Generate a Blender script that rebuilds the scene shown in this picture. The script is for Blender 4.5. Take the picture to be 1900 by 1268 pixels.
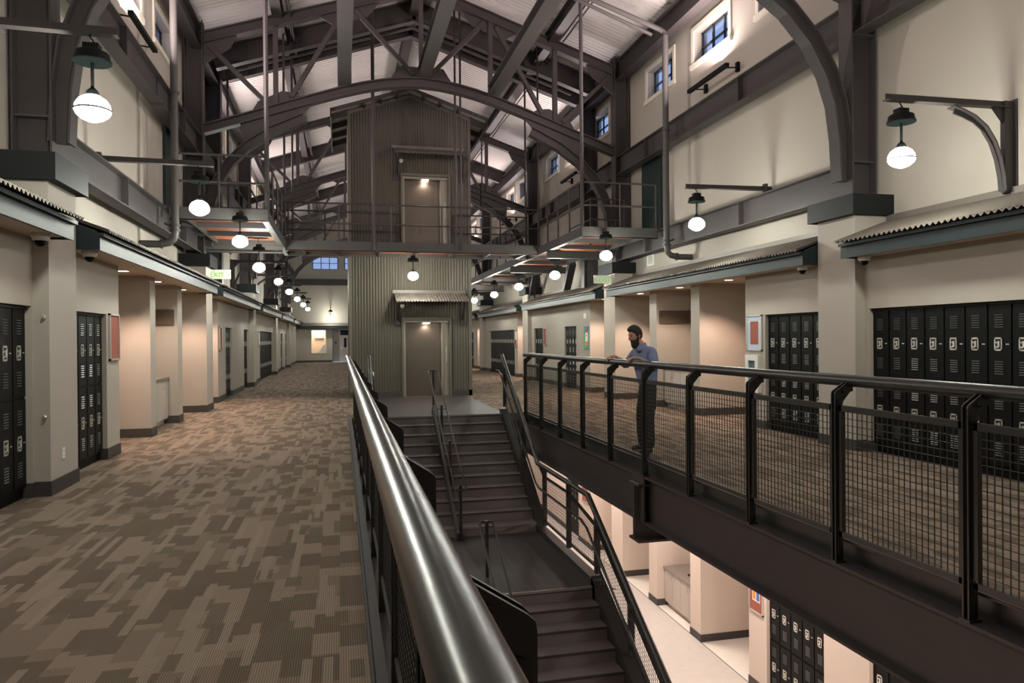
import bpy, bmesh, math, random
from mathutils import Vector, Matrix
random.seed(7)
PI = math.pi
sc = bpy.context.scene
for o in list(bpy.data.objects):
    bpy.data.objects.remove(o, do_unlink=True)
C = sc.collection

# ------------------------------------------------------------------ camera
F_PX, YAW, PITCH, ROLL, CAM_H = 1345.0, .2318, -.0040, -.0080, 1.60
def cam_axes():
    c, s = math.cos(YAW), math.sin(YAW)
    A = Matrix(((c, -s, 0), (0, 0, -1), (s, c, 0)))
    c, s = math.cos(PITCH), math.sin(PITCH)
    B = Matrix(((1, 0, 0), (0, c, s), (0, -s, c)))
    c, s = math.cos(ROLL), math.sin(ROLL)
    D = Matrix(((c, -s, 0), (s, c, 0), (0, 0, 1)))
    return D @ B @ A
_R = cam_axes()
cam = bpy.data.objects.new('camera', bpy.data.cameras.new('camera'))
C.objects.link(cam)
r0, r1, r2 = _R[0], _R[1], _R[2]
cam.matrix_world = Matrix(((r0[0], -r1[0], -r2[0], 0), (r0[1], -r1[1], -r2[1], 0), (r0[2], -r1[2], -r2[2], CAM_H), (0, 0, 0, 1)))
cam.data.sensor_width = 36.0
cam.data.lens = 36.0 * F_PX / 1900.0
cam.data.clip_start = .05
cam.data.clip_end = 300
sc.camera = cam

# ------------------------------------------------------------------ sky, exposure
w = bpy.data.worlds.new('dusk_sky'); sc.world = w
w.use_nodes = True
bg = w.node_tree.nodes['Background']
bg.inputs[0].default_value = (.18, .225, .35, 1)
bg.inputs[1].default_value = 1.0
sc.view_settings.view_transform = 'Standard'
sc.view_settings.look = 'None'
sc.view_settings.exposure = 1.3
sc.view_settings.gamma = 1.0
sc.view_settings.use_curve_mapping = False
try:
    sc.cycles.use_denoising = True
    sc.cycles.max_bounces = 8
    sc.cycles.sample_clamp_indirect = 6
except Exception:
    pass
GLOBE_L = 86.0          # radiance of the pendant globes
UPLIGHT_W = 165.0
DOWN_W = 120.0
LOWER_W = 50.0

# ------------------------------------------------------------------ materials
def mat(name, col, rough=.6, metal=0.0, var=0.0, scale=3.0, bump=0.0, emit=None, spec=None):
    m = bpy.data.materials.new(name); m.use_nodes = True
    nt = m.node_tree; b = nt.nodes['Principled BSDF']
    b.inputs['Base Color'].default_value = (*col, 1)
    b.inputs['Roughness'].default_value = rough
    b.inputs['Metallic'].default_value = metal
    if spec is not None: b.inputs['Specular IOR Level'].default_value = spec
    if emit:
        b.inputs['Emission Color'].default_value = (*emit[0], 1); b.inputs['Emission Strength'].default_value = emit[1]
    if var or bump:
        tc = nt.nodes.new('ShaderNodeTexCoord'); n = nt.nodes.new('ShaderNodeTexNoise')
        n.inputs['Scale'].default_value = scale; n.inputs['Detail'].default_value = 5
        nt.links.new(tc.outputs['Object'], n.inputs['Vector'])
        if var:
            mx = nt.nodes.new('ShaderNodeMixRGB')
            mx.inputs[1].default_value = (*[c * (1 - var) for c in col], 1)
            mx.inputs[2].default_value = (*[min(1, c * (1 + var)) for c in col], 1)
            nt.links.new(n.outputs['Fac'], mx.inputs[0]); nt.links.new(mx.outputs[0], b.inputs['Base Color'])
        if bump:
            bp = nt.nodes.new('ShaderNodeBump'); bp.inputs['Strength'].default_value = bump
            n2 = nt.nodes.new('ShaderNodeTexNoise'); n2.inputs['Scale'].default_value = scale * 40
            nt.links.new(tc.outputs['Object'], n2.inputs['Vector'])
            nt.links.new(n2.outputs['Fac'], bp.inputs['Height']); nt.links.new(bp.outputs[0], b.inputs['Normal'])
    return m

M = {}
M['wall'] = mat('beige_paint', (.375, .338, .288), .75, 0, .04, 1.2)
M['steel'] = mat('painted_steel', (.050, .0415, .041), .5, 0, .10, 2.0, spec=.3)
M['steel_g'] = mat('painted_grey_steel', (.062, .056, .053), .5, 0, .08, 2.0, spec=.3)
M['teal'] = mat('dark_teal_paint', (.009, .0165, .019), .45, 0, .06, 3, spec=.25)
M['capm'] = mat('dark_cap_paint', (.009, .011, .0118), .6, 0, .06, 3, spec=.2)
M['base'] = mat('dark_rubber_base', (.045, .040, .036), .6)
M['black'] = mat('locker_black', (.0034, .0037, .0032), .5, 0, .08, 2, spec=.14)
M['chrome'] = mat('chrome', (.74, .72, .66), .32, .75)
M['dark'] = mat('dark_slot', (.006, .006, .006), .7)
M['louver'] = mat('louver_edge', (.05, .05, .047), .4, .2)
M['rail'] = mat('railing_paint', (.019, .0172, .0155), .40, 0, .12, 6)
M['railpipe'] = mat('railing_pipe', (.040, .038, .035), .27, .40, .12, 30, .06)
M['railpipe_d'] = mat('railing_pipe_dark', (.030, .0275, .025), .36, .3, .12, 30, .06)
M['siding'] = mat('corrugated_siding', (.122, .110, .088), .5, .15, .06, 1.5)
M['sheet'] = mat('corrugated_roof_sheet', (.150, .130, .110), .5, .15, .06, 1.5)
M['gable'] = mat('light_sheet_underside', (.40, .38, .33), .6)
M['door_metal'] = mat('brushed_steel_door', (.17, .143, .122), .34, .85, .06, 1.2)
M['frame_metal'] = mat('door_frame_metal', (.33, .30, .25), .4, .5)
M['deckpaint'] = mat('roof_deck_paint', (.54, .50, .48), .5, 0, .05, .7)
M['soffit'] = mat('soffit_paint', (.55, .47, .38), .7)
M['white'] = mat('white_paint', (.70, .70, .66), .5)
M['trimw'] = mat('window_casing_paint', (.62, .57, .47), .6)
M['fixture'] = mat('fixture_dark_green', (.005, .0065, .006), .5, spec=.12)
M['lens'] = mat('fixture_reflector', (.0024, .0032, .003), .9, spec=.0)
M['globe'] = mat('lamp_globe', (.9, .9, .9), .3, emit=((.97, 1.0, .89), GLOBE_L))
M['downlens'] = mat('downlight_lens', (.9, .85, .8), .3, emit=((1, .84, .70), 9))
M['orange'] = mat('primer_deck', (.30, .088, .042), .6, 0, .25, 1.5)
M['plate'] = mat('checker_plate_base', (.050, .046, .044), .4, .2, .12, 2)
M['tread'] = mat('stair_tread', (.155, .134, .127), .5, .2, .15, 2)
M['nosing'] = mat('worn_nosing', (.30, .28, .26), .35, .6)
M['cork'] = mat('red_cork', (.30, .092, .062), .9, 0, .12, 20)
M['alu'] = mat('aluminium_frame', (.52, .51, .46), .4, .5)
M['lam'] = mat('grey_laminate', (.44, .385, .34), .5)
M['counter'] = mat('counter_top', (.20, .17, .14), .4)
M['wood'] = mat('dark_brown_panel', (.085, .060, .038), .6)
M['red'] = mat('extinguisher_red', (.42, .02, .02), .35)
M['paper'] = mat('paper', (.78, .76, .72), .8)
M['pink'] = mat('pink_wall', (.60, .50, .425), .75)
M['glass'] = mat('glass', (.02, .025, .03), .05)
M['vct'] = mat('vinyl_floor', (.52, .48, .44), .28, 0, .10, 6)
M['vct2'] = mat('vinyl_floor_pale', (.72, .67, .60), .30, 0, .04, 4)
M['greydoor'] = mat('pale_door_paint', (.60, .53, .45), .5)
M['green'] = mat('dark_green_panel', (.012, .030, .027), .4)
M['exitg'] = mat('exit_letter_green', (.12, .30, .06), .4, emit=((.30, .62, .14), .25))
M['exitp'] = mat('exit_panel', (.62, .68, .55), .3)
M['shirt'] = mat('blue_shirt', (.165, .20, .33), .85, 0, .10, 14)
M['trousers'] = mat('dark_trousers', (.012, .012, .013), .8)
M['shoe'] = mat('dark_shoe', (.012, .011, .010), .5)
M['skin'] = mat('skin', (.40, .215, .145), .55)
M['hair'] = mat('dark_hair', (.012, .009, .0075), .75, 0, .3, 90, .4)
M['litroom'] = mat('lit_room_wall', (.62, .47, .34), .8)
M['brickred'] = mat('outside_red_soffit', (.42, .20, .18), .8)
M['chev'] = mat('chevron_blue', (.14, .36, .66), .8)

def glass_mat(name, tint=(.85, .92, 1)):
    m = bpy.data.materials.new(name); m.use_nodes = True
    nt = m.node_tree; nt.nodes.remove(nt.nodes['Principled BSDF'])
    out = nt.nodes['Material Output']
    tr = nt.nodes.new('ShaderNodeBsdfTransparent'); tr.inputs[0].default_value = (*tint, 1)
    gl = nt.nodes.new('ShaderNodeBsdfGlossy'); gl.inputs[1].default_value = .05
    mx = nt.nodes.new('ShaderNodeMixShader'); mx.inputs[0].default_value = .08
    nt.links.new(tr.outputs[0], mx.inputs[1]); nt.links.new(gl.outputs[0], mx.inputs[2]); nt.links.new(mx.outputs[0], out.inputs[0])
    return m
M['pane'] = glass_mat('window_glass')

def carpet_mat():
    m = bpy.data.materials.new('carpet_tile'); m.use_nodes = True
    nt = m.node_tree; N = nt.nodes; L = nt.links; b = N['Principled BSDF']
    b.inputs['Roughness'].default_value = .95; b.inputs['Specular IOR Level'].default_value = .12
    tc = N.new('ShaderNodeTexCoord')
    def brick(c1, c2, bw, rh, off, loc, bias=0.0, rot=0):
        mp = N.new('ShaderNodeMapping'); mp.inputs['Location'].default_value = loc; mp.inputs['Rotation'].default_value = (0, 0, rot)
        L.new(tc.outputs['Object'], mp.inputs[0])
        k = N.new('ShaderNodeTexBrick'); k.offset = off; k.offset_frequency = 2
        k.inputs['Color1'].default_value = (*c1, 1); k.inputs['Color2'].default_value = (*c2, 1)
        k.inputs['Mortar'].default_value = (*[(a + d) / 2 for a, d in zip(c1, c2)], 1)
        k.inputs['Scale'].default_value = 1; k.inputs['Mortar Size'].default_value = 0.0; k.inputs['Bias'].default_value = bias
        k.inputs['Brick Width'].default_value = bw; k.inputs['Row Height'].default_value = rh
        L.new(mp.outputs[0], k.inputs['Vector']); return k
    def layer(bw, rh, off, loc, lo, col, prev):
        k = brick((0, 0, 0), (1, 1, 1), bw, rh, off, loc, 0, PI/2)
        r = N.new('ShaderNodeMath'); r.operation = 'GREATER_THAN'; r.inputs[1].default_value = lo
        L.new(k.outputs[0], r.inputs[0])
        mm = N.new('ShaderNodeMath'); mm.operation = 'MULTIPLY'; mm.inputs[1].default_value = .86; L.new(r.outputs[0], mm.inputs[0])
        mx = N.new('ShaderNodeMixRGB'); L.new(mm.outputs[0], mx.inputs[0])
        if prev is None: mx.inputs[1].default_value = (.196, .149, .113, 1)
        else: L.new(prev.outputs[0], mx.inputs[1])
        mx.inputs[2].default_value = (*col, 1); return mx
    mul = layer(.42, .140, .37, (.03, .02, 0), .62, (.150, .113, .085), None)
    mul = layer(.29, .140, .31, (.31, .02, 0), .69, (.098, .073, .054), mul)
    mul = layer(.20, .10, .43, (.11, .07, 0), .80, (.108, .088, .063), mul)
    mul = layer(.55, .05, .41, (.47, .05, 0), .84, (.215, .168, .130), mul)
    # woven ribs and heathered pile
    wv = N.new('ShaderNodeTexWave'); wv.wave_type = 'BANDS'; wv.bands_direction = 'X'; wv.inputs['Scale'].default_value = 26; wv.inputs['Distortion'].default_value = .8
    wv.inputs['Detail'].default_value = 1
    L.new(tc.outputs['Object'], wv.inputs['Vector'])
    nz = N.new('ShaderNodeTexNoise'); nz.inputs['Scale'].default_value = 160; nz.inputs['Detail'].default_value = 3
    L.new(tc.outputs['Object'], nz.inputs['Vector'])
    ad = N.new('ShaderNodeMath'); ad.operation = 'ADD'; L.new(wv.outputs['Fac'], ad.inputs[0]); L.new(nz.outputs['Fac'], ad.inputs[1])
    mr = N.new('ShaderNodeMapRange'); mr.inputs[1].default_value = .2; mr.inputs[2].default_value = 1.6; mr.inputs[3].default_value = .50; mr.inputs[4].default_value = 1.45
    L.new(ad.outputs[0], mr.inputs[0])
    m2 = N.new('ShaderNodeMixRGB'); m2.blend_type = 'MULTIPLY'; m2.inputs[0].default_value = 1
    L.new(mul.outputs[0], m2.inputs[1]); L.new(mr.outputs[0], m2.inputs[2]); L.new(m2.outputs[0], b.inputs['Base Color'])
    bp = N.new('ShaderNodeBump'); bp.inputs['Strength'].default_value = .25; L.new(ad.outputs[0], bp.inputs['Height']); L.new(bp.outputs[0], b.inputs['Normal'])
    return m
M['carpet'] = carpet_mat()

def tread_plate_mat():
    m = mat('ribbed_floor_plate', (.046, .041, .039), .5, .1, spec=.25)
    nt = m.node_tree; N = nt.nodes; L = nt.links; b = N['Principled BSDF']
    tc = N.new('ShaderNodeTexCoord'); wv = N.new('ShaderNodeTexWave'); wv.bands_direction = 'X'; wv.inputs['Scale'].default_value = 9
    L.new(tc.outputs['Object'], wv.inputs['Vector'])
    bp = N.new('ShaderNodeBump'); bp.inputs['Strength'].default_value = .5; bp.inputs['Distance'].default_value = .004
    L.new(wv.outputs['Fac'], bp.inputs['Height']); L.new(bp.outputs[0], b.inputs['Normal'])
    return m
M['ribplate'] = tread_plate_mat()

# ------------------------------------------------------------------ mesh helpers
class MB:
    def __init__(s): s.v = []; s.f = []; s.mi = []; s.cur = 0
    def poly(s, pts):
        n = len(s.v); s.v += [tuple(p) for p in pts]; s.f.append(tuple(range(n, n + len(pts)))); s.mi.append(s.cur); return s
    def add(s, vs, fs):
        n = len(s.v); s.v += [tuple(p) for p in vs]
        for f in fs: s.f.append(tuple(n + i for i in f)); s.mi.append(s.cur)
        return s
    def box(s, x0, x1, y0, y1, z0, z1):
        x0, x1 = min(x0, x1), max(x0, x1); y0, y1 = min(y0, y1), max(y0, y1); z0, z1 = min(z0, z1), max(z0, z1)
        return s.add([(x0, y0, z0), (x1, y0, z0), (x1, y1, z0), (x0, y1, z0), (x0, y0, z1), (x1, y0, z1), (x1, y1, z1), (x0, y1, z1)],
                     [(0, 3, 2, 1), (4, 5, 6, 7), (0, 1, 5, 4), (1, 2, 6, 5), (2, 3, 7, 6), (3, 0, 4, 7)])
    def bar(s, p, q, wd, ht, up=(0, 0, 1), off=(0, 0)):
        p, q = Vector(p), Vector(q); d = (q - p).normalized(); up = Vector(up)
        side = d.cross(up)
        if side.length < 1e-5: side = d.cross(Vector((0, 1, 0)))
        side.normalize(); u = side.cross(d).normalized()
        o = side * off[0] + u * off[1]
        vs = []
        for a in (p + o, q + o):
            for i, j in ((-1, -1), (1, -1), (1, 1), (-1, 1)): vs.append(a + side * (i * wd / 2) + u * (j * ht / 2))
        return s.add(vs, [(3, 2, 1, 0), (4, 5, 6, 7), (0, 1, 5, 4), (1, 2, 6, 5), (2, 3, 7, 6), (3, 0, 4, 7)])
    def ibeam(s, p, q, ht, wd, up=(0, 0, 1), tf=.022, tw=.016):
        s.bar(p, q, wd, tf, up, (0, ht / 2 - tf / 2)); s.bar(p, q, wd, tf, up, (0, -ht / 2 + tf / 2))
        return s.bar(p, q, tw, ht - 2 * tf, up)
    def tube(s, pts, r, n=8, cap=True, ref=None):
        pts = [Vector(p) for p in pts]; rings = []; prev = None
        for i, p in enumerate(pts):
            d = (pts[min(i + 1, len(pts) - 1)] - pts[max(i - 1, 0)]).normalized()
            a = d.cross(Vector((0, 0, 1))) if prev is None else (prev - d * prev.dot(d))
            if a.length < 1e-4: a = d.cross(Vector((0, 1, 0)))
            a.normalize(); prev = a; b = d.cross(a)
            rr = r[i] if isinstance(r, (list, tuple)) else r
            rings.append([p + a * (rr * math.cos(2 * PI * k / n)) + b * (rr * math.sin(2 * PI * k / n)) for k in range(n)])
        vs = [v for g in rings for v in g]; fs = []
        for i in range(len(pts) - 1):
            for k in range(n): fs.append((i * n + k, i * n + (k + 1) % n, (i + 1) * n + (k + 1) % n, (i + 1) * n + k))
        if cap: fs.append(tuple(reversed(range(n)))); fs.append(tuple((len(pts) - 1) * n + k for k in range(n)))
        return s.add(vs, fs)
    def lathe(s, c, prof, n=16):
        vs = []; fs = []
        for r, z in prof:
            for k in range(n): vs.append((c[0] + r * math.cos(2 * PI * k / n), c[1] + r * math.sin(2 * PI * k / n), c[2] + z))
        for i in range(len(prof) - 1):
            for k in range(n): fs.append((i * n + k, i * n + (k + 1) % n, (i + 1) * n + (k + 1) % n, (i + 1) * n + k))
        fs.append(tuple(reversed(range(n)))); fs.append(tuple((len(prof) - 1) * n + k for k in range(n)))
        return s.add(vs, fs)
    def prism(s, poly, axis, a, b):
        # poly of 2D points extruded from a to b along axis; 'X': (y,z)  'Y': (x,z)  'Z': (x,y)
        def P(u, v, t): return {'X': (t, u, v), 'Y': (u, t, v), 'Z': (u, v, t)}[axis]
        n = len(poly); vs = [P(u, v, a) for u, v in poly] + [P(u, v, b) for u, v in poly]
        fs = [tuple(range(n - 1, -1, -1)), tuple(range(n, 2 * n))] + [(i, (i + 1) % n, n + (i + 1) % n, n + i) for i in range(n)]
        return s.add(vs, fs)
    def sweep_x(s, pts, dep, y0, y1):
        """ribbon in the XZ plane with thickness dep (perpendicular to the path), extruded in Y"""
        P = [Vector((a, b)) for a, b in pts]; U = []; D = []
        for i, p in enumerate(P):
            d = (P[min(i + 1, len(P) - 1)] - P[max(i - 1, 0)]).normalized(); nn = Vector((-d[1], d[0]))
            U.append(p + nn * dep / 2); D.append(p - nn * dep / 2)
        for i in range(len(P) - 1):
            q = [D[i], D[i + 1], U[i + 1], U[i]]
            s.prism([(a[0], a[1]) for a in q], 'Y', y0, y1)
        return s
    def build(s, name, m, root=None, smooth=False):
        me = bpy.data.meshes.new(name)
        o0 = root.get('_loc') if root is not None else None
        vs = s.v
        if root is not None:
            b = Vector(root['_loc']); vs = [(x - b[0], y - b[1], z - b[2]) for x, y, z in s.v]
        me.from_pydata(vs, [], s.f)
        ms = m if isinstance(m, (list, tuple)) else [m]
        for k in ms: me.materials.append(M[k] if isinstance(k, str) else k)
        if len(ms) > 1: me.polygons.foreach_set('material_index', s.mi)
        bm = bmesh.new(); bm.from_mesh(me); bmesh.ops.recalc_face_normals(bm, faces=bm.faces); bm.to_mesh(me); bm.free()
        if smooth:
            me.polygons.foreach_set('use_smooth', [True] * len(me.polygons))
        o = bpy.data.objects.new(name, me); C.objects.link(o)
        if root is not None:
            o.parent = root; o['_loc'] = list(root['_loc'])
        return o
def smooth_by_angle(o, ang=.7):
    me = o.data
    bm = bmesh.new(); bm.from_mesh(me)
    bmesh.ops.remove_doubles(bm, verts=bm.verts, dist=1e-5)
    for f in bm.faces: f.smooth = True
    for e in bm.edges:
        if len(e.link_faces) == 2 and e.calc_face_angle(0) > ang: e.smooth = False
    bm.to_mesh(me); bm.free()
def thing(name, loc, label, cat, group=None):
    o = bpy.data.objects.new(name, None); C.objects.link(o); o.location = loc; o['_loc'] = list(loc); o.empty_display_size = .2
    o['label'] = label; o['category'] = cat
    if group: o['group'] = group
    return o
def tag(o, label, cat, group=None):
    o['label'] = label; o['category'] = cat
    if group: o['group'] = group
    return o
def struct(o, label=None):
    o['kind'] = 'structure'
    if label: o['label'] = label
    return o
def copy_thing(src, loc, label=None):
    r = src.copy(); C.objects.link(r); r.location = loc
    if label: r['label'] = label
    for ch in KIDS[src.name]:
        c = ch.copy(); C.objects.link(c); c.parent = r
        for g in KIDS.get(ch.name, ()):
            d = g.copy(); C.objects.link(d); d.parent = c
    return r
KIDS = {}
def note_kids(o):
    KIDS[o.name] = list(o.children)
    for c in o.children: KIDS[c.name] = list(c.children)
ORD = ['nearest', 'second nearest', 'third nearest', 'fourth nearest', 'fifth nearest', 'sixth nearest', 'seventh nearest', 'eighth nearest', 'ninth nearest', 'tenth nearest', 'eleventh nearest', 'twelfth nearest', 'thirteenth nearest', 'fourteenth nearest', 'fifteenth nearest', 'sixteenth nearest', 'seventeenth nearest', 'eighteenth nearest', 'nineteenth nearest', 'twentieth nearest']
def area(name, loc, sx, sy, power, col, rot=(0, 0, 0), parent=None, spread=PI):
    l = bpy.data.lights.new(name, 'AREA'); l.shape = 'RECTANGLE'; l.size = sx; l.size_y = sy; l.energy = power; l.color = col; l.spread = spread
    o = bpy.data.objects.new(name, l); C.objects.link(o); o.location = loc; o.rotation_euler = rot
    if parent: o.parent = parent; o.location = Vector(loc) - Vector(parent['_loc'])
    return o
def spot(name, loc, power, col, ang=2.0, blend=.6, size=.06, parent=None):
    l = bpy.data.lights.new(name, 'SPOT'); l.energy = power; l.color = col; l.spot_size = ang; l.spot_blend = blend; l.shadow_soft_size = size
    o = bpy.data.objects.new(name, l); C.objects.link(o); o.location = loc
    if parent: o.parent = parent; o.location = Vector(loc) - Vector(parent['_loc'])
    return o
CX = 2.0
def SX(s, d): return CX + s * d          # side s (-1 left, +1 right), distance d from the hall's centre line
SIDE = {-1: 'left', 1: 'right'}
Y0, YB = -7.0, 54.0                        # hall ends
FR = [9.0, 18.05, 27.1, 36.2, 45.3]        # column lines
ZL = -4.63                                 # lower floor
def zdeck(u): return 10.75 - .333 * abs(u)

# ================================================================== STRUCTURE
PILY = {-1: -.17, 1: .09}                  # pilaster offset from the column line, per side
LAY = {1: [('w', Y0, 5.86), ('L', 5.86, 8.605, 9), ('w', 8.605, 9.60), ('L', 9.60, 11.125, 5), ('w', 11.125, 11.75), ('A', 11.75, 13.47),
           ('w', 13.47, 13.84), ('N', 13.84, 15.53), ('w', 15.53, 15.92), ('A', 15.92, 17.75), ('w', 17.75, 18.53), ('A', 18.53, 20.13),
           ('w', 20.13, 21.40), ('L', 21.40, 22.62, 4), ('w', 22.62, 25.20), ('L', 25.20, 26.42, 4), ('w', 26.42, 27.58), ('A', 27.58, 29.05),
           ('w', 29.05, 29.60), ('L', 29.60, 34.785, 17), ('w', 34.785, 36.68), ('A', 36.68, 38.1), ('w', 38.1, 39.3), ('L', 39.3, 40.52, 4), ('w', 40.52, YB)],
       -1: [('w', Y0, 4.74), ('L', 4.74, 8.40, 12), ('w', 8.40, 9.63), ('L', 9.63, 10.85, 4), ('w', 10.85, 11.42), ('A', 11.42, 13.18),
            ('w', 13.18, 13.54), ('N', 13.54, 15.28), ('w', 15.28, 15.68), ('A', 15.68, 17.49), ('w', 17.49, 18.27), ('A', 18.27, 20.0),
            ('w', 20.0, 21.30), ('L', 21.30, 22.52, 4), ('w', 22.52, 25.2), ('L', 25.2, 26.42, 4), ('w', 26.42, 30.0), ('L', 30.0, 35.49, 18),
            ('w', 35.49, 40.2), ('L', 40.2, 41.42, 4), ('w', 41.42, 43.5), ('L', 43.5, 44.72, 4), ('w', 44.72, YB)]}
DW, DB, DU, LT = 5.10, 7.0, 5.5, 1.975     # wall face, alcove back, upper wall face, locker recess top
WIN_Z = (7.50, 8.20)
WINS = [f + k for f in [-.05] + FR for k in (2.15, 4.65, 7.10) if f + k < YB - 1]

def side_zone(s, lay, z0, zt, m):
    for e in lay:
        t, a, b = e[:3]
        if t == 'w': m.box(SX(s, DW), SX(s, DB), a, b, z0, zt)
        elif t == 'L':
            m.box(SX(s, 5.63), SX(s, DB), a, b, z0, zt); m.box(SX(s, DW), SX(s, 5.63), a, b, z0 + LT, zt)
        m.box(SX(s, DB), SX(s, DB + .15), a, b, z0, zt)
for s in (-1, 1):
    m = MB(); side_zone(s, LAY[s], 0, 2.70, m)
    # upper wall with window openings
    zs = [2.80, WIN_Z[0], WIN_Z[1], 9.05]
    m.box(SX(s, DU), SX(s, DU + .3), Y0, YB, zs[0], zs[1]); m.box(SX(s, DU), SX(s, DU + .3), Y0, YB, zs[2], zs[3])
    y = Y0
    for c in WINS:
        m.box(SX(s, DU), SX(s, DU + .3), y, c - .72, zs[1], zs[2]); y = c + .72
    m.box(SX(s, DU), SX(s, DU + .3), y, YB, zs[1], zs[2])
    struct(m.build('wall_' + SIDE[s], 'wall'))
    m = MB(); m.box(SX(s, DW), SX(s, DB + .15), Y0, YB, 2.70, 2.80)
    struct(m.build('ceiling_alcove_' + SIDE[s], 'soffit'))
    # baseboards follow every stretch of wall
    m = MB()
    for e in LAY[s]:
        t, a, b = e[:3]
        if t == 'w':
            m.box(SX(s, DW - .012), SX(s, DW), a - .012, b + .012, 0, .15); m.box(SX(s, DW), SX(s, DB), a - .012, a, 0, .15); m.box(SX(s, DW), SX(s, DB), b, b + .012, 0, .15)
        if t in 'AN': m.box(SX(s, DB - .012), SX(s, DB), a, b, 0, .15)
    struct(m.build('baseboard_' + SIDE[s], 'base'))

# floors: two carpeted decks either side of the stair well, joined beyond the stairs
m = MB()
m.box(-5.2, .13, Y0, YB, -.14, 0); m.box(3.87, 9.2, Y0, YB, -.14, 0)
m.box(3.42, 3.87, 15.13, 20.3, -.14, 0); m.box(.13, .30, 15.13, 20.3, -.14, 0); m.box(.13, 3.87, 20.3, YB, -.14, 0)
struct(m.build('floor', 'carpet'))
m = MB(); m.box(-5.2, 7.1, Y0, YB, ZL - .2, ZL); struct(m.build('floor_lower', 'vct'))
m = MB(); m.box(7.1, 9.2, Y0, YB, ZL - .2, ZL); struct(m.build('floor_lower_alcove', 'vct2'))
m = MB(); m.box(7.085, 7.10, Y0, YB, ZL, ZL + .003); struct(m.build('trim_floor_strip', 'base'))
# lower storey: right wall has the same rhythm, the left one is hidden by the stairs
LOW = [('w', Y0, 5.9), ('L', 5.9, 8.645, 9), ('w', 8.645, 9.62), ('L', 9.62, 11.145, 5), ('w', 11.145, 11.70), ('A', 11.70, 13.50), ('w', 13.50, 13.95), ('N', 13.95, 15.60),
       ('w', 15.60, 16.05), ('A', 16.05, 17.70), ('w', 17.70, 18.5), ('A', 18.5, 20.1), ('w', 20.1, 21.3), ('L', 21.3, 22.52, 4), ('w', 22.52, YB)]
m = MB(); side_zone(1, LOW, ZL, -.84, m); struct(m.build('wall_lower_right', 'pink'))
m = MB(); m.box(-5.3, -5.1, Y0, YB, ZL, -.14); m.box(-5.3, 9.3, Y0 - .1, Y0, ZL, -.14); m.box(-5.3, 9.3, YB, YB + .2, ZL, -.14)
struct(m.build('wall_lower_left', 'pink'))
m = MB()
for e in LOW:
    t, a, b = e[:3]
    if t == 'w':
        m.box(7.088, 7.1, a - .012, b + .012, ZL, ZL + .15); m.box(7.1, 9, a - .012, a, ZL, ZL + .15); m.box(7.1, 9, b, b + .012, ZL, ZL + .15)
    if t in 'A': m.box(8.988, 9, a, b, ZL, ZL + .15)
struct(m.build('baseboard_lower', 'base'))
m = MB(); m.box(4.05, 9.15, Y0, YB, -.86, -.80); m.box(-5.2, -.1, Y0, YB, -.86, -.80); struct(m.build('ceiling_lower', 'soffit'))
# near end, out of sight behind the camera
m = MB(); m.box(-5.3, 9.3, Y0 - .3, Y0, -.14, 11); struct(m.build('wall_near', 'wall'))

# back wall: lit display window, door recess, clerestory band
BW = [(-1.95, -.15), (.30, 2.10), (2.55, 4.35)]
m = MB()
WX0, WX1, WZ0, WZ1 = -2.10, -1.02, .63, 2.36
DX0, DX1 = -.60, .75
m.box(-5.2, WX0, YB, YB + .3, 0, 2.75); m.box(WX0, WX1, YB, YB + .3, 0, WZ0); m.box(WX0, WX1, YB, YB + .3, WZ1, 2.75); m.box(WX1, DX0, YB, YB + 1.2, 0, 2.75)
m.box(DX1, 9.2, YB, YB + .3, 0, 2.75); m.box(DX0, DX1, YB + 1.0, YB + 1.2, 0, 2.75)
m.box(-5.2, 9.2, YB, YB + .3, 2.75, 6.70); m.box(-5.2, 9.2, YB, YB + .3, 7.6, 11.0)
x = -5.2
for a, b in BW: m.box(x, a, YB, YB + .3, 6.70, 7.6); x = b
m.box(x, 9.2, YB, YB + .3, 6.70, 7.6)
struct(m.build('wall_back', 'wall'))
m = MB(); m.box(-3.1, WX1, YB - .012, YB, 0, .15); m.box(WX1, DX0, YB - .012, YB, 0, .15); struct(m.build('baseboard_back', 'base'))
m = MB(); m.box(-3.5, 7.5, YB - .12, YB, 5.55, 5.98); struct(m.build('trim_back_beam', 'steel'))
for i, (a, b) in enumerate(BW):
    fr = MB(); n = 3
    for z in (6.70, 7.13, 7.56): fr.box(a, b, YB + .12, YB + .16, z, z + .04)
    for k in range(n + 1): fr.box(a + (b - a - .05) * k / n, a + (b - a - .05) * k / n + .05, YB + .12, YB + .16, 6.7, 7.6)
    o = struct(fr.build('window_%d' % (90 + i), 'glass'))
    for k in range(n):
        for z in (6.74, 7.17): q = MB().box(a + (b - a - .05) * k / n + .05, a + (b - a - .05) * (k + 1) / n, YB + .138, YB + .142, z, z + .39).build('pane', 'pane'); q.parent = o
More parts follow.
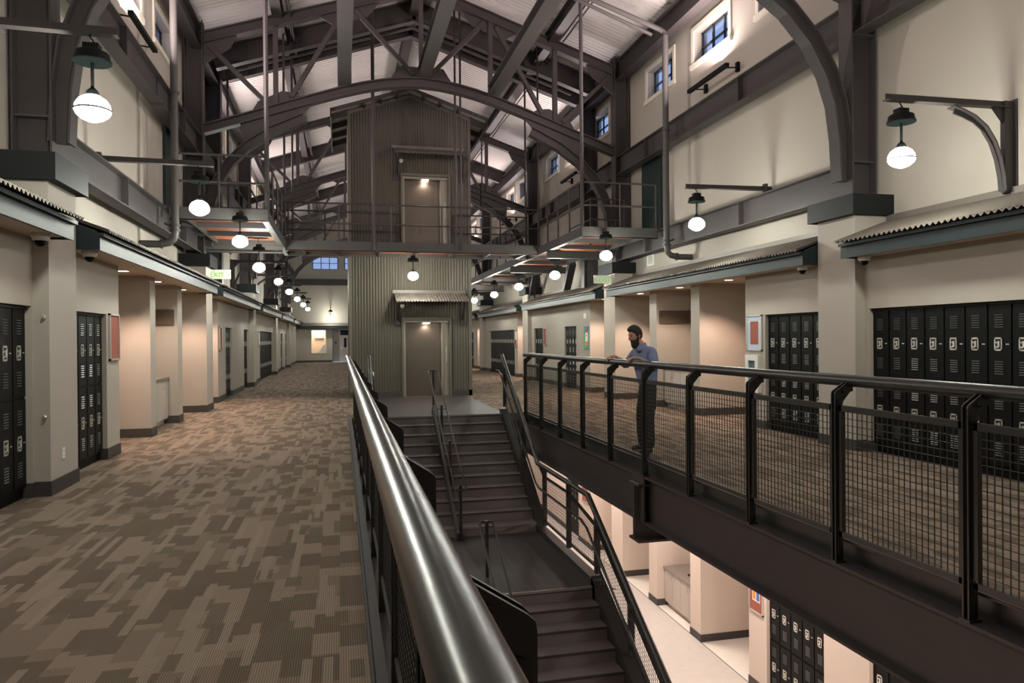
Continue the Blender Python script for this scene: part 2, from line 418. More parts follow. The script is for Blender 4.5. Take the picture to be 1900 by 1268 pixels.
# display window with lit room behind
fr = MB(); t = .05
fr.box(WX0, WX0 + t, YB - .02, YB + .1, WZ0, WZ1); fr.box(WX1 - t, WX1, YB - .02, YB + .1, WZ0, WZ1); fr.box(WX0, WX1, YB - .02, YB + .1, WZ0, WZ0 + t); fr.box(WX0, WX1, YB - .02, YB + .1, WZ1 - t, WZ1)
o = struct(fr.build('window_99', 'trimw'))
p = MB(); p.box(WX0, WX1, YB + .04, YB + .046, WZ0, WZ1); q = p.build('pane', 'pane'); q.parent = o
m = MB(); m.box(WX0 - .6, WX1 + .3, YB + 1.5, YB + 1.6, 0, 2.75); m.box(WX0 - .7, WX0 - .6, YB + .3, YB + 1.6, 0, 2.75); m.box(WX0 - .7, WX1 + .3, YB + .3, YB + 1.6, 2.7, 2.8); m.box(WX0 - .7, WX1 + .3, YB + .3, YB + 1.6, -.05, 0)
struct(m.build('wall_lit_room', 'litroom'))
m = MB(); m.box(WX0 + .25, WX1 - .22, YB + 1.36, YB + 1.5, 1.74, 1.84); tag(m.build('wall_shelf', 'lam'), 'narrow pale wall shelf inside the lit display window', 'shelf')
m = MB(); m.prism([(WX1 - .75, .62), (WX1 - .02, .62), (WX1 - .02, 1.3), (WX1 - .2, 1.25), (WX1 - .5, .8)], 'Y', YB + .6, YB + .75)
tag(m.build('paper_stack', 'paper'), 'slanted pale paper display inside the lit display window', 'display')
area('lit_room_light', ((WX0 + WX1) / 2, YB + .85, 2.66), 1.0, .8, 42, (1, .78, .55))
# door at the end of the hall
o = MB().box(-.12, .62, YB + .93, YB + 1.0, 0, 2.40).build('door_1', 'greydoor'); struct(o)
q = MB().box(-.04, .54, YB + .915, YB + .93, 1.95, 2.34).build('transom_pane', 'glass'); q.parent = o
q = MB().box(.22, .40, YB + .915, YB + .93, 1.05, 1.75).build('door_lite', 'glass'); q.parent = o
h = MB(); h.box(.02, .08, YB + .90, YB + .93, .92, 1.12); h.box(.02, .16, YB + .87, YB + .90, .98, 1.01)
q = h.build('door_handle', 'chrome'); q.parent = o
tag(MB().box(-.42, -.30, YB + .985, YB + 1.0, 1.35, 1.48).build('wall_sign', 'base'), 'small dark square room sign beside the far pale door', 'sign')

# roof deck: fluted sheets, ribs running down the slope, eaves reaching past the walls
RIB = .155
for s in (-1, 1):
    m = MB(); n = int((YB + 1 - Y0) / RIB); vs = []; fs = []
    prof = [(0, 0), (.80, 0), (.83, .045), (.97, .045), (1.0, 0)]
    row = []
    for k in range(n):
        for a, h in prof[:4]: row.append((Y0 + (k + a) * RIB, h))
    row.append((Y0 + n * RIB, 0))
    for (y, h) in row:
        vs.append((SX(s, 0), y, zdeck(0) + h)); vs.append((SX(s, 6.02), y, zdeck(6.02) + h))
    for i in range(len(row) - 1): fs.append((2 * i, 2 * i + 1, 2 * i + 3, 2 * i + 2))
    m.add(vs, fs)
    struct(m.build('ceiling_' + SIDE[s], 'deckpaint'))
    # solid roof above the fluted sheet keeps the sky out
    z0, z1 = zdeck(0) + .06, zdeck(6.02) + .06
    m = MB(); m.prism([(SX(s, 0), z0), (SX(s, 6.02), z1), (SX(s, 6.02), z1 + .15), (SX(s, 0), z0 + .15)], 'Y', Y0 - .3, YB + 1)
    struct(m.build('roof_' + SIDE[s], 'base'))
    m = MB(); m.box(SX(s, DU + .3), SX(s, DU + .5), Y0, YB, 8.62, 8.66)
    struct(m.build('trim_outer_eave_' + SIDE[s], 'brickred'))
    m = MB(); m.box(SX(s, DU), SX(s, DU + .3), Y0, YB, 9.05, zdeck(DU) + .02); m.build('wall_top_' + SIDE[s], 'wall')['kind'] = 'structure'

# clerestory windows
wn = 1
for s in (-1, 1):
    for c in WINS:
        a, b = c - .72, c + .72; d0, d1 = DU + .17, DU + .21
        m = MB()
        for z in (WIN_Z[0], (WIN_Z[0] + WIN_Z[1]) / 2 - .02, WIN_Z[1] - .04): m.box(SX(s, d0), SX(s, d1), a, b, z, z + .04)
        for k in range(4):
            y = a + (b - a - .045) * k / 3; m.box(SX(s, d0), SX(s, d1), y, y + .045, *WIN_Z)
        o = struct(m.build('window_%d' % wn, 'glass')); wn += 1
        zm = (WIN_Z[0] + WIN_Z[1]) / 2
        for k in range(3):
            for za, zb in ((WIN_Z[0] + .04, zm - .02), (zm + .02, WIN_Z[1] - .04)):
                q = MB().box(SX(s, d0 + .018), SX(s, d0 + .022), a + (b - a - .045) * k / 3 + .045, a + (b - a - .045) * (k + 1) / 3, za, zb).build('pane', 'pane'); q.parent = o
        m = MB()
        m.box(SX(s, DU - .03), SX(s, DU), a - .10, a, WIN_Z[0], WIN_Z[1] + .10); m.box(SX(s, DU - .03), SX(s, DU), b, b + .10, WIN_Z[0], WIN_Z[1] + .10)
        m.box(SX(s, DU - .03), SX(s, DU), a, b, WIN_Z[1], WIN_Z[1] + .10); m.box(SX(s, DU - .06), SX(s, DU + .17), a - .12, b + .12, WIN_Z[0] - .10, WIN_Z[0])
        q = m.build('window_casing', 'trimw'); q.parent = o

# pilasters with caps
for s in (-1, 1):
    for i, f in enumerate(FR):
        c = f + PILY[s]
        t = thing('pilaster', (SX(s, 5.2), c, 0), 'beige square pilaster with a dark flat cap, %s along the %s-hand wall' % (ORD[i], SIDE[s]), 'pilaster', 'pilasters')
        t['kind'] = 'structure'
        MB().box(SX(s, 4.945), SX(s, DU), c - .40, c + .40, 0, 3.28).build('shaft', 'wall', t)
        MB().box(SX(s, 4.84), SX(s, DU), c - .50, c + .50, 3.28, 3.56).build('cap', 'capm', t)
        m = MB(); m.box(SX(s, 4.933), SX(s, 4.945), c - .412, c + .412, 0, .155); m.box(SX(s, 4.945), SX(s, DW), c - .412, c - .40, 0, .155); m.box(SX(s, 4.945), SX(s, DW), c + .40, c + .412, 0, .155)
        m.build('baseboard', 'base', t)

# ================================================================== STEEL FRAME
def zchord(u): return 10.2 - .333 * abs(u)
ARC = [(5.0, 3.80), (4.97, 4.40), (4.90, 4.90), (4.75, 5.33), (4.50, 5.76), (4.12, 6.16), (3.55, 6.56), (2.8, 6.92)]
BOT = [(5.05, 6.42), (4.2, 6.71), (3.4, 7.0), (2.6, 7.28), (1.95, 7.50), (1.4, 7.66), (.9, 7.77), (.45, 7.835), (0, 7.86)]
def zbot(u):
    u = abs(u)
    for (a, za), (b, zb) in zip(BOT, BOT[1:]):
        if b <= u <= a: return zb + (za - zb) * (u - b) / (a - b)
    return BOT[0][1]
def truss(f, label):
    t = thing('roof_truss', (CX, f, 6.4), label, 'truss', 'arched roof trusses')
    for s in (-1, 1):
        m = MB(); m.ibeam((SX(s, 5.08), f, zchord(5.08) + .12), (SX(s, 0), f, zchord(0) + .12), .25, .22); m.build('top_chord', 'steel', t)
        m = MB(); pts = [(SX(s, u), zbot(u)) for u, _ in BOT]
        m.sweep_x(pts, .03, f - .12, f + .12)
        m.sweep_x([(x, z + .20) for x, z in pts], .03, f - .12, f + .12)
        m.sweep_x([(x, z + .10) for x, z in pts], .19, f - .012, f + .012)
        m.build('bottom_chord', 'steel', t)
        m = MB(); ap = [(SX(s, a), z) for a, z in ARC]
        m.sweep_x(ap, .20, f - .02, f + .02)
        for k in (-1, 1):
            off = []
            for i, p in enumerate(ap):
                d = (Vector(ap[min(i + 1, len(ap) - 1)]) - Vector(ap[max(i - 1, 0)])).normalized(); off.append((p[0] - d[1] * .10 * k, p[1] + d[0] * .10 * k))
            m.sweep_x(off, .024, f - .11, f + .11)
        m.build('knee_brace', 'steel', t)
        for u in (3.45, 1.75):
            m = MB(); m.bar((SX(s, u), f, zbot(u) + .2), (SX(s, u), f, zchord(u)), .11, .13, (0, 1, 0)); m.build('vertical', 'steel', t)
        for (a, za), (b, zb) in (((4.95, zchord(4.95) - .05), (3.65, zbot(3.65) + .3)), ((3.1, zbot(3.1) + .3), (1.9, zchord(1.9) - .05)), ((1.6, zchord(1.6) - .05), (.2, zbot(.2) + .3))):
            m = MB(); m.bar((SX(s, a), f, za), (SX(s, b), f, zb), .10, .11, (0, 1, 0)); m.build('diagonal', 'steel', t)
        g = [(4.05, zbot(4.05) + .15), (2.75, zbot(2.75) + .15), (3.0, zbot(3.0) + .36), (3.3, zbot(3.3) + .50), (3.85, zbot(3.85) + .42)]
        MB().prism([(SX(s, a), z) for a, z in g], 'Y', f - .014, f + .014).build('gusset_plate', 'steel', t)
        g = [(3.9, zbot(3.9)), (2.6, zbot(2.6)), (2.9, 6.93), (3.6, 6.58), (4.2, 6.2), (4.25, zbot(4.25))]
        MB().prism([(SX(s, a), z) for a, z in g], 'Y', f - .014, f + .014).build('gusset_plate', 'steel', t)
        g = [(2.45, zchord(2.45)), (1.0, zchord(1.0)), (1.3, zchord(1.3) - .28), (2.1, zchord(2.1) - .30)]
        MB().prism([(SX(s, a), z) for a, z in g], 'Y', f - .014, f + .014).build('gusset_plate', 'steel', t)
        g = [(5.05, zchord(5.05)), (4.3, zchord(4.3)), (4.45, zchord(4.45) - .25), (5.05, zchord(5.05) - .5)]
        MB().prism([(SX(s, a), z) for a, z in g], 'Y', f - .014, f + .014).build('gusset_plate', 'steel', t)
    MB().bar((CX, f, zbot(0) + .2), (CX, f, zchord(0)), .11, .13, (0, 1, 0)).build('vertical', 'steel', t)
    MB().prism([(CX - .85, zbot(.85) + .1), (CX + .85, zbot(.85) + .1), (CX + .55, 8.35), (CX - .55, 8.35)], 'Y', f - .014, f + .014).build('gusset_plate', 'steel', t)
    return t
tl = ['steel arched truss nearest the camera, only its curved knee braces in view', 'large steel arched truss crossing in front of the corrugated tower top', 'steel arched truss just behind the corrugated tower', 'steel arched truss second behind the corrugated tower', 'farthest steel arched truss before the end wall']
for f, l in zip(FR, tl): truss(f, l)

def column(s, f, z0, label):
    t = thing('steel_column', (SX(s, 5.25), f, z0), label, 'column', 'steel wall columns'); t['kind'] = 'structure'
    m = MB(); m.ibeam((SX(s, 5.25), f, z0), (SX(s, 5.25), f, 9.0), .40, .28, (1, 0, 0)); m.build('shaft', 'steel', t)
    m = MB()
    for z in (3.62, 4.07, 5.88, 6.36):
        if z > z0: m.box(SX(s, 5.07), SX(s, 5.43), f - .13, f + .13, z - .008, z + .008)
    m.build('stiffener', 'steel_g', t)
for s in (-1, 1):
    for i, f in enumerate(FR): column(s, f, 3.56, 'dark steel wall column standing on the %s pilaster cap, %s-hand side' % (ORD[i], SIDE[s]))
    column(s, 20.6, 3.1, 'dark steel column beside the catwalk bridge, %s-hand wall' % SIDE[s])
    # girders between columns
    ends = [Y0] + FR + [YB]
    for i in range(len(ends) - 1):
        a, b = ends[i] + .15, ends[i + 1] - .15
        for nm, zc, ht, start in (('lower', 3.85, .46, 1), ('upper', 6.12, .48, 0)):
            if i < start or (nm == 'lower' and i > 1): continue
            t = thing('wall_girder', (SX(s, 5.2), a, zc - ht / 2), '%s dark steel girder of the %s-hand wall, %s bay' % (nm, SIDE[s], ['nearest', 'second', 'third', 'fourth', 'fifth', 'last'][i]), 'girder', 'wall girders')
            t['kind'] = 'structure'
            m = MB(); m.ibeam((SX(s, 5.2), a, zc), (SX(s, 5.2), b, zc), ht, .22); m.build('web_and_flanges', 'steel', t)
            for y in (a + (b - a) * .32, a + (b - a) * .68, a + (b - a) * .80):
                MB().box(SX(s, 5.09), SX(s, 5.31), y - .008, y + .008, zc - ht / 2 + .02, zc + ht / 2 - .02).build('stiffener', 'steel', t)
    # eave beam and purlin
    for nm, u, z, ht, wd in (('eave beam', 5.2, 8.62, .50, .24), ('purlin', 3.4, None, .34, .24)):
        zz = z if z else zdeck(u) - ht / 2 - .02
        m = MB(); m.ibeam((SX(s, u), Y0, zz), (SX(s, u), YB, zz), ht, wd)
        o = m.build('eave_beam' if z else 'purlin', 'steel'); tag(o, 'long dark steel %s running the length of the %s-hand roof slope' % (nm, SIDE[s]), 'beam'); o['kind'] = 'structure'
    # bottom-chord ties along the hall
m = MB(); m.ibeam((CX, Y0, zdeck(0) - .22), (CX, YB, zdeck(0) - .22), .36, .26); o = m.build('ridge_beam', 'steel'); tag(o, 'long dark steel ridge beam under the roof peak', 'beam'); o['kind'] = 'structure'
for u, l in ((-1.87, 'olive grey tie beam left of the ridge, at the truss bottom chords'), (.06, 'olive grey tie beam under the ridge, at the truss bottom chords'), (1.82, 'olive grey tie beam right of the ridge, at the truss bottom chords')):
    zz = zbot(u) + .34
    m = MB(); m.ibeam((CX + u, FR[0], zz), (CX + u, FR[1] - .02, zz), .26, .30); o = m.build('tie_beam', 'steel_g'); tag(o, l, 'beam'); o['kind'] = 'structure'
for i, (y, l) in enumerate(((19.7, 'front rafter of the dark pair above the tower'), (20.7, 'rear rafter of the dark pair above the tower'), (31.6, 'rafter pair member behind the tower'), (40.7, 'farthest rafter pair member'))):
    t = thing('roof_rafter', (CX, y, 8.5), l + ', both slopes', 'rafter', 'roof rafters'); t['kind'] = 'structure'
    for s in (-1, 1):
        m = MB(); m.ibeam((SX(s, 5.1), y, zdeck(5.1) - .30), (SX(s, 0), y, zdeck(0) - .30), .52, .22); m.build('rafter_leg', 'steel', t)
m = MB()
for s in (-1, 1): m.tube([(SX(s, 4.6), 20.2, zdeck(4.6) - .51), (SX(s, 0), 20.2, zdeck(0) - .51)], .045)
tag(m.build('sprinkler_pipe', 'steel_g'), 'grey sprinkler pipe between the rafter pair above the tower', 'pipe')
m = MB()
for k, (du, dz) in enumerate(((.24, -.03), (.30, -.10))):
    m.tube([(CX + 3.4 + du, Y0 + .02, zdeck(3.4) - .2 + dz), (CX + 3.4 + du, 50, zdeck(3.4) - .2 + dz)], .02, 6)
    m.tube([(CX - 3.4 + du, Y0 + .02, zdeck(3.4) - .2 + dz), (CX - 3.4 + du, 50, zdeck(3.4) - .2 + dz)], .02, 6)
tag(m.build('conduit', 'base'), 'thin black conduits clipped along both roof purlins', 'conduit')

# standpipes on both walls
for s, y in ((1, 14.55), (-1, 14.18)):
    x = SX(s, 4.90); m = MB()
    t = thing('standpipe', (x, y, 3.3), 'thick grey vertical pipe with an elbow at its foot, %s-hand wall' % SIDE[s], 'pipe', 'wall standpipes')
    top = 8.15
    pts = [(x, y, top), (x, y, 3.60), (SX(s, 4.93), y, 3.45), (SX(s, 5.0), y, 3.385), (SX(s, 5.15), y, 3.355), (SX(s, 5.495), y, 3.355)]
    smooth_by_angle(m.tube(pts, .065, 12).build('pipe', 'steel_g', t))
    m = MB()
    for z in (3.70, 3.61, 6.1): MB().tube([(x, y, z - .02), (x, y, z + .02)], .088, 12).build('coupling', 'steel', t)
    MB().tube([(SX(s, 5.12), y, 3.36), (SX(s, 5.15), y, 3.357)], .085, 12).build('coupling', 'steel', t)
    m = MB(); m.tube([(x, y, 3.66), (SX(s, 5.09), y + .05, 3.74)], .02, 6); m.build('clamp_rod', 'steel', t)
    if s == 1:
        m = MB(); m.tube([(x, y, 8.14), (x - .02, y + .03, 8.24), (x - .12, y + .05, 8.30), (x - 2.2, y + .1, 9.0), (x - 2.35, y + .1, 9.2)], .055, 10); m.tube([(x - .2, y + .25, 8.25), (x - 2.2, y + .25, 8.95)], .04, 8)
        m.build('branch_pipe', 'steel_g', t)

# ================================================================== CANOPIES
def corrugated(m, s, y0, y1, d0, z0, d1, z1, pitch=.085, amp=.017):
    n = int((y1 - y0) / pitch); vs = []; fs = []; k = 6
    tot = n * k
    for i in range(tot + 1):
        y = y0 + (y1 - y0) * i / tot; h = amp * math.cos(2 * PI * i / k)
        vs.append((SX(s, d0), y, z0 + h)); vs.append((SX(s, d1), y, z1 + h))
        vs.append((SX(s, d0), y, z0 + h - .008)); vs.append((SX(s, d1), y, z1 + h - .008))
    for i in range(tot):
        a, b = 4 * i, 4 * i + 4
        fs += [(a, a + 1, b + 1, b), (a + 2, b + 2, b + 3, a + 3), (a, b, b + 2, a + 2)]
    m.add(vs, fs)
for s in (-1, 1):
    ends = [Y0] + [f + PILY[s] for f in FR] + [YB]
    for i in range(len(ends) - 1):
        a = ends[i] + (.42 if i else 0); b = ends[i + 1] - (.42 if i < len(ends) - 2 else 0)
        t = thing('wall_canopy', (SX(s, 5.1), a, 2.68), 'shallow corrugated canopy with dark teal fascia, %s bay of the %s-hand wall' % (['nearest', 'second', 'third', 'fourth', 'fifth', 'last'][i], SIDE[s]), 'canopy', 'wall canopies')
        t['kind'] = 'structure'
        m = MB(); corrugated(m, s, a, b, 4.60, 2.885, DU, 3.21); smooth_by_angle(m.build('roof_sheet', 'sheet', t), 1.2)
        m = MB(); m.box(SX(s, 4.70), SX(s, 4.73), a, b, 2.66, 2.81); m.box(SX(s, 4.66), SX(s, 4.73), a, b, 2.822, 2.862)
        ep = [(SX(s, 4.731), 2.665), (SX(s, DW - .005), 2.665), (SX(s, DW - .005), 2.805), (SX(s, DU - .002), 2.805), (SX(s, DU - .002), 3.18), (SX(s, 4.731), 2.885)]
        m.prism(ep, 'Y', a, a + .03); m.prism(ep, 'Y', b - .03, b)
        m.build('fascia', 'teal', t)
        m = MB(); m.box(SX(s, 4.705), SX(s, 4.73), a, b, 2.81, 2.822); m.build('fascia_groove', 'dark', t)
        m = MB(); m.box(SX(s, 4.73), SX(s, DW), a + .03, b - .03, 2.685, 2.70); m.build('soffit', 'soffit', t)
        m = MB(); m.box(SX(s, 5.44), SX(s, DU), a, b, 3.20, 3.28); m.build('flashing', 'sheet', t)
    k = 0
    for e in LAY[s]:
        if e[0] in 'AN':
            if e[1] > 40: continue
            c = (e[1] + e[2]) / 2
            t = thing('downlight', (SX(s, 5.27), c, 2.70), 'round recessed downlight in the soffit over the %s recess of the %s-hand wall' % (ORD[k], SIDE[s]), 'downlight', 'recessed downlights'); k += 1
            m = MB(); m.lathe((SX(s, 5.27), c, 2.70), [(.095, 0), (.095, -.008), (.08, -.010), (.08, -.002)], 20); m.build('trim_ring', 'white', t)
            m = MB(); m.lathe((SX(s, 5.27), c, 2.70), [(.078, -.003), (.078, -.006)], 20); m.build('lens', 'downlens', t)
            spot('downlight_beam', (SX(s, 5.27), c, 2.68), DOWN_W if e[0] == 'A' else DOWN_W * .45, (1, .69, .54), 2.0, .55, .06, t)
# back wall canopy
t = thing('wall_canopy', (CX, YB, 2.7), 'long corrugated canopy with teal fascia across the far end wall', 'canopy'); t['kind'] = 'structure'
MB().box(-2.9, 6.9, YB - .45, YB - .42, 2.42, 2.62).build('fascia', 'teal', t)
m = MB(); n = 110
for i in range(n):
    x = -2.9 + 9.8 * i / n; m.box(x, x + .05, YB - .45, YB, 2.66, 2.68)
m.prism([(YB - .47, 2.62), (YB, 2.78), (YB, 2.84), (YB - .47, 2.68)], 'X', -2.9, 6.9); m.build('roof_sheet', 'sheet', t)
MB().box(-2.9, 6.9, YB - .42, YB, 2.58, 2.60).build('soffit', 'soffit', t)

# ================================================================== LOCKERS
LW = .305
def make_locker(name, detail=True):
    t = thing(name, (0, 0, 0), 'x', 'locker', 'x')
    hw = LW / 2 - .002; m = MB(); m.box(0, .42, -hw, hw, .12, 1.94); m.box(.02, .42, -hw, hw, .002, .12); m.box(-.03, .42, -hw, hw, 1.94, 1.965)
    m.build('body', 'black', t)
    for z0 in (1.05, .135):
        dm = MB(); dm.box(-.014, 0, -LW / 2 + .012, LW / 2 - .012, z0, z0 + .885)
        d = dm.build('door', 'black', t)
        if not detail: 
            h = MB(); h.box(-.019, -.014, -.03, .07, z0 + .37, z0 + .52); q = h.build('handle', 'chrome', d); continue
        h = MB(); a, b, c, e = -.032, .068, z0 + .37, z0 + .52
        h.cur = 0; h.box(-.020, -.014, a, b, c, c + .018); h.box(-.020, -.014, a, b, e - .018, e); h.box(-.020, -.014, a, a + .014, c, e); h.box(-.020, -.014, b - .014, b, c, e)
        h.box(-.026, -.015, a + .028, a + .052, c + .04, c + .11); h.box(-.022, -.015, a + .052, b - .022, c + .03, c + .05); h.box(-.022, -.015, a + .06, b - .02, c + .085, c + .10)
        h.box(-.017, -.014, -.115, -.075, c + .068, c + .080)
        h.cur = 1; h.box(-.0155, -.014, a, b, c, e)
        h.build('handle', ['chrome', 'dark'], d)['kind'] = 'stuff'
        l = MB()
        for zz in (z0 + .105, z0 + .63):
            for k in range(6):
                z = zz + k * .027
                l.cur = 0; l.add([(-.014, -.045, z + .013), (-.014, .065, z + .013), (-.022, .065, z + .002), (-.022, -.045, z + .002)], [(0, 1, 2, 3)])
                l.cur = 1; l.box(-.016, -.0138, -.045, .065, z - .004, z + .002)
        l.build('louver', ['louver', 'dark'], d)['kind'] = 'stuff'
    note_kids(t); return t
LK = {True: make_locker('locker', True), False: make_locker('locker_plain', False)}
LK[False].name = 'locker.900'; KIDS['locker.900'] = KIDS['locker_plain']
used = {True: False, False: False}
BANK = {(1, 0): 'the nearest right-hand bank', (1, 1): 'the bank beside the extinguisher', (1, 2): 'the short bank beyond the colourful poster', (1, 3): 'the short bank before the third right-hand pilaster', (1, 4): 'the long far right-hand bank', (1, 5): 'the farthest right-hand bank',
        (-1, 0): 'the nearest left-hand bank', (-1, 1): 'the bank beside the near red corkboard', (-1, 2): 'the short bank past the second red board', (-1, 3): 'the short bank before the third left-hand pilaster', (-1, 4): 'the long far left-hand bank', (-1, 5): 'the short bank past the long left-hand one', (-1, 6): 'the farthest left-hand bank',
        (2, 0): 'the downstairs bank at the bottom right corner', (2, 1): 'the downstairs bank beside the red corkboard', (2, 2): 'the downstairs bank seen through the stair mesh'}
def lockers(s, lay, z, key):
    bi = 0
    for e in lay:
        if e[0] != 'L': continue
        a, b, n = e[1:4]
        detail = a < 24
        for i in range(n):
            y = a + LW * (i + .5)
            lab = 'black two-tier locker, %s in %s' % (ORD[i], BANK[(key, bi)])
            loc = (SX(s, 5.17), y, z)
            if not used[detail]:
                t = LK[detail]; used[detail] = True; t.location = loc; t['label'] = lab
            else:
                t = copy_thing(LK[detail], loc, lab)
            t['group'] = 'lockers of ' + BANK[(key, bi)]
            if s < 0: t.rotation_euler = (0, 0, PI)
        bi += 1
lockers(1, LAY[1], 0, 1); lockers(-1, LAY[-1], 0, -1); lockers(1, LOW, ZL, 2)

# ================================================================== STAIR WELL
def wires(m, p0, p1, zl0, zh0, zl1, zh1, step=.051, r=.0027):
    """woven wire between two uprights p0=(x,y), p1=(x,y); bottom/top heights at either end"""
    L = math.hypot(p1[0] - p0[0], p1[1] - p0[1]); n = max(2, int(L / step)); 
    P = lambda t, z: (p0[0] + (p1[0] - p0[0]) * t, p0[1] + (p1[1] - p0[1]) * t, z)
    for k in range(1, n):
        t = k / n; m.bar(P(t, zl0 + (zl1 - zl0) * t), P(t, zh0 + (zh1 - zh0) * t), 2 * r, 2 * r)
    h = zh0 - zl0; q = max(2, int(h / step))
    for k in range(1, q):
        f = k / q; m.bar(P(0, zl0 + (zh0 - zl0) * f), P(1, zl1 + (zh1 - zl1) * f), 2 * r, 2 * r)
def guard(s, ys, label):
    t = thing('guard_rail', (SX(s, 1.75), ys[0], 0), label, 'railing', 'deck guard rails')
    a, b = ys[0] - .25 - (1.6 if s < 0 else 0), ys[-1] + .55
    m = MB(); m.tube([(SX(s, 1.87), a, 1.25), (SX(s, 1.87), b, 1.25)], .047, 24)
    smooth_by_angle(m.build('top_pipe', 'railpipe' if s < 0 else 'railpipe_d', t), .9)
    poly = [(1.71, -.155), (1.775, -.155), (1.775, 1.085), (1.845, 1.165), (1.870, 1.170), (1.870, 1.205), (1.815, 1.235), (1.724, 1.176), (1.713, 1.165), (1.71, 1.150)]
    for i, y in enumerate(ys):
        m = MB()
        for k in (-.026, .014): m.prism([(SX(s, d), z) for d, z in poly], 'Y', y + k, y + k + .012)
        m.box(SX(s, 1.70), SX(s, 1.79), y - .04, y + .04, -.155, -.14)
        p = m.build('post', 'rail', t)
        m = MB()
        for d, z in ((1.790, 1.172), (1.748, 1.09), (1.742, .10)):
            m.tube([(SX(s, d), y - .056, z), (SX(s, d), y + .05, z)], .012, 6); m.tube([(SX(s, d), y - .033, z), (SX(s, d), y - .026, z)], .026, 12); m.tube([(SX(s, d), y - .048, z), (SX(s, d), y - .033, z)], .019, 6)
        m.build('bolt', 'rail', p)['kind'] = 'stuff'
    for y0, y1 in zip(ys, ys[1:]):
        y0 += .04; y1 -= .04; x = SX(s, 1.748); zl, zh = .055, 1.065
        m = MB(); f = .035
        m.box(x - f / 2, x + f / 2, y0, y1, zh - .045, zh); m.box(x - f / 2, x + f / 2, y0, y1, zl, zl + .04); m.box(x - f / 2, x + f / 2, y0, y0 + .03, zl, zh); m.box(x - f / 2, x + f / 2, y1 - .03, y1, zl, zh)
        p = m.build('panel_frame', 'rail', t)
        m = MB(); wires(m, (x, y0 + .03), (x, y1 - .03), zl + .04, zh - .045, zl + .04, zh - .045); m.build('wire_mesh', 'rail', p)['kind'] = 'stuff'
    return t
guard(1, [3.68 + 1.22 * k for k in range(-3, 10)], 'dark steel guard rail with wire mesh along the right-hand deck')
guard(-1, [1.10 + 1.22 * k for k in range(0, 12)], 'dark steel guard rail with a thick shiny top pipe in the near foreground')
for s in (-1, 1):
    t = thing('deck_edge_beam', (SX(s, 1.8), Y0, -.75), 'dark brown steel edge beam under the %s-hand deck' % SIDE[s], 'beam'); t['kind'] = 'structure'
    m = MB(); m.ibeam((SX(s, 1.80), Y0, -.455), (SX(s, 1.80), 15.1, -.455), .60, .20, tf=.025); m.build('girder', 'steel', t)
    m = MB(); m.box(SX(s, 1.86), SX(s, 1.875), Y0, 15.1, -.16, .03); m.box(SX(s, 1.80), SX(s, 1.875), Y0, 15.1, .0, .012); m.build('edge_plate', 'rail', t)
    for y in (8.65, 1.2):
        m = MB(); m.ibeam((SX(s, 1.62), y, -.62), (SX(s, 5.1), y, -.62), .74, .30, tf=.03, tw=.05); m.build('cross_beam', 'steel', t)
        m = MB(); m.box(SX(s, 1.69), SX(s, 1.71), y - .16, y + .16, -.74, -.17); m.build('end_plate', 'steel', t)
# metal curb strip on the carpet edge
for s in (-1, 1):
    m = MB(); m.box(SX(s, 1.80), SX(s, 1.875), Y0, 15.1, .012, .02); o = m.build('trim_curb_' + SIDE[s], 'steel'); struct(o)

XA, XB = .68, 3.32
RU, RL, TR = .1636, .1665, .283
t = thing('staircase', (CX, 12, ZL), 'wide dark steel staircase descending towards the camera between the decks', 'staircase')
def step(y, z, r, x0=XA, x1=XB):
    m = MB(); m.box(x0, x1, y, y + TR + .02, z - .04, z); m.box(x0, x1, y, y + .012, z - r, z - .04)
    p = m.build('step', 'tread', t)
    m = MB(); m.box(x0, x1, y - .012, y + .004, z - .03, z + .002); m.build('nosing', 'nosing' if z in (0, ZMID) or abs(z - (ZMID + RU)) < .01 else 'plate', p)
ZMID = -1.80
for k in range(1, 11): step(15.13 - TR * k, -RU * k, RU)
for k in range(1, 17): step(9.40 - TR * k, ZMID - RL * k, RL)
m = MB(); m.box(XA, XB, 9.40, 12.34, ZMID - .05, ZMID); p = m.build('mid_landing', 'ribplate', t); MB().box(XA, XB, 9.40, 9.412, ZMID - RL, ZMID - .05).build('riser', 'tread', p)
MB().box(XA, XB, 9.388, 9.42, ZMID - .03, ZMID + .002).build('nosing', 'nosing', p)
m = MB(); m.box(.302, 3.418, 15.13, 20.255, -.05, .004); p = m.build('top_landing', 'ribplate', t); MB().box(XA, XB, 15.13, 15.142, -RU, -.05).build('riser', 'tread', p)
MB().box(XA, XB, 15.118, 15.15, -.03, .006).build('nosing', 'nosing', p)
for x0, x1 in ((XA - .15, XA), (XB, XB + .15)):
    m = MB()
    m.prism([(15.3, .10), (15.3, -.30), (15.1, -.35), (12.15, -2.06), (12.3, -1.62), (15.13, .10)], 'X', x0, x1)
    m.box(x0, x1, 9.3, 12.32, -2.06, ZMID + .10)
    m.prism([(9.45, ZMID + .12), (9.45, -2.06), (4.6, ZL - .15 + .10), (4.6, ZL + .28)], 'X', x0, x1)
    m.build('stringer', 'rail', t)
m = MB(); m.bar((1.885, 15.32, .10), (1.885, 12.06, -1.76), .05, .26); m.build('centre_divider', 'steel', t); MB().bar((1.885, 9.6, -1.70), (1.885, 4.8, -4.5), .05, .20).build('centre_divider', 'steel', t)

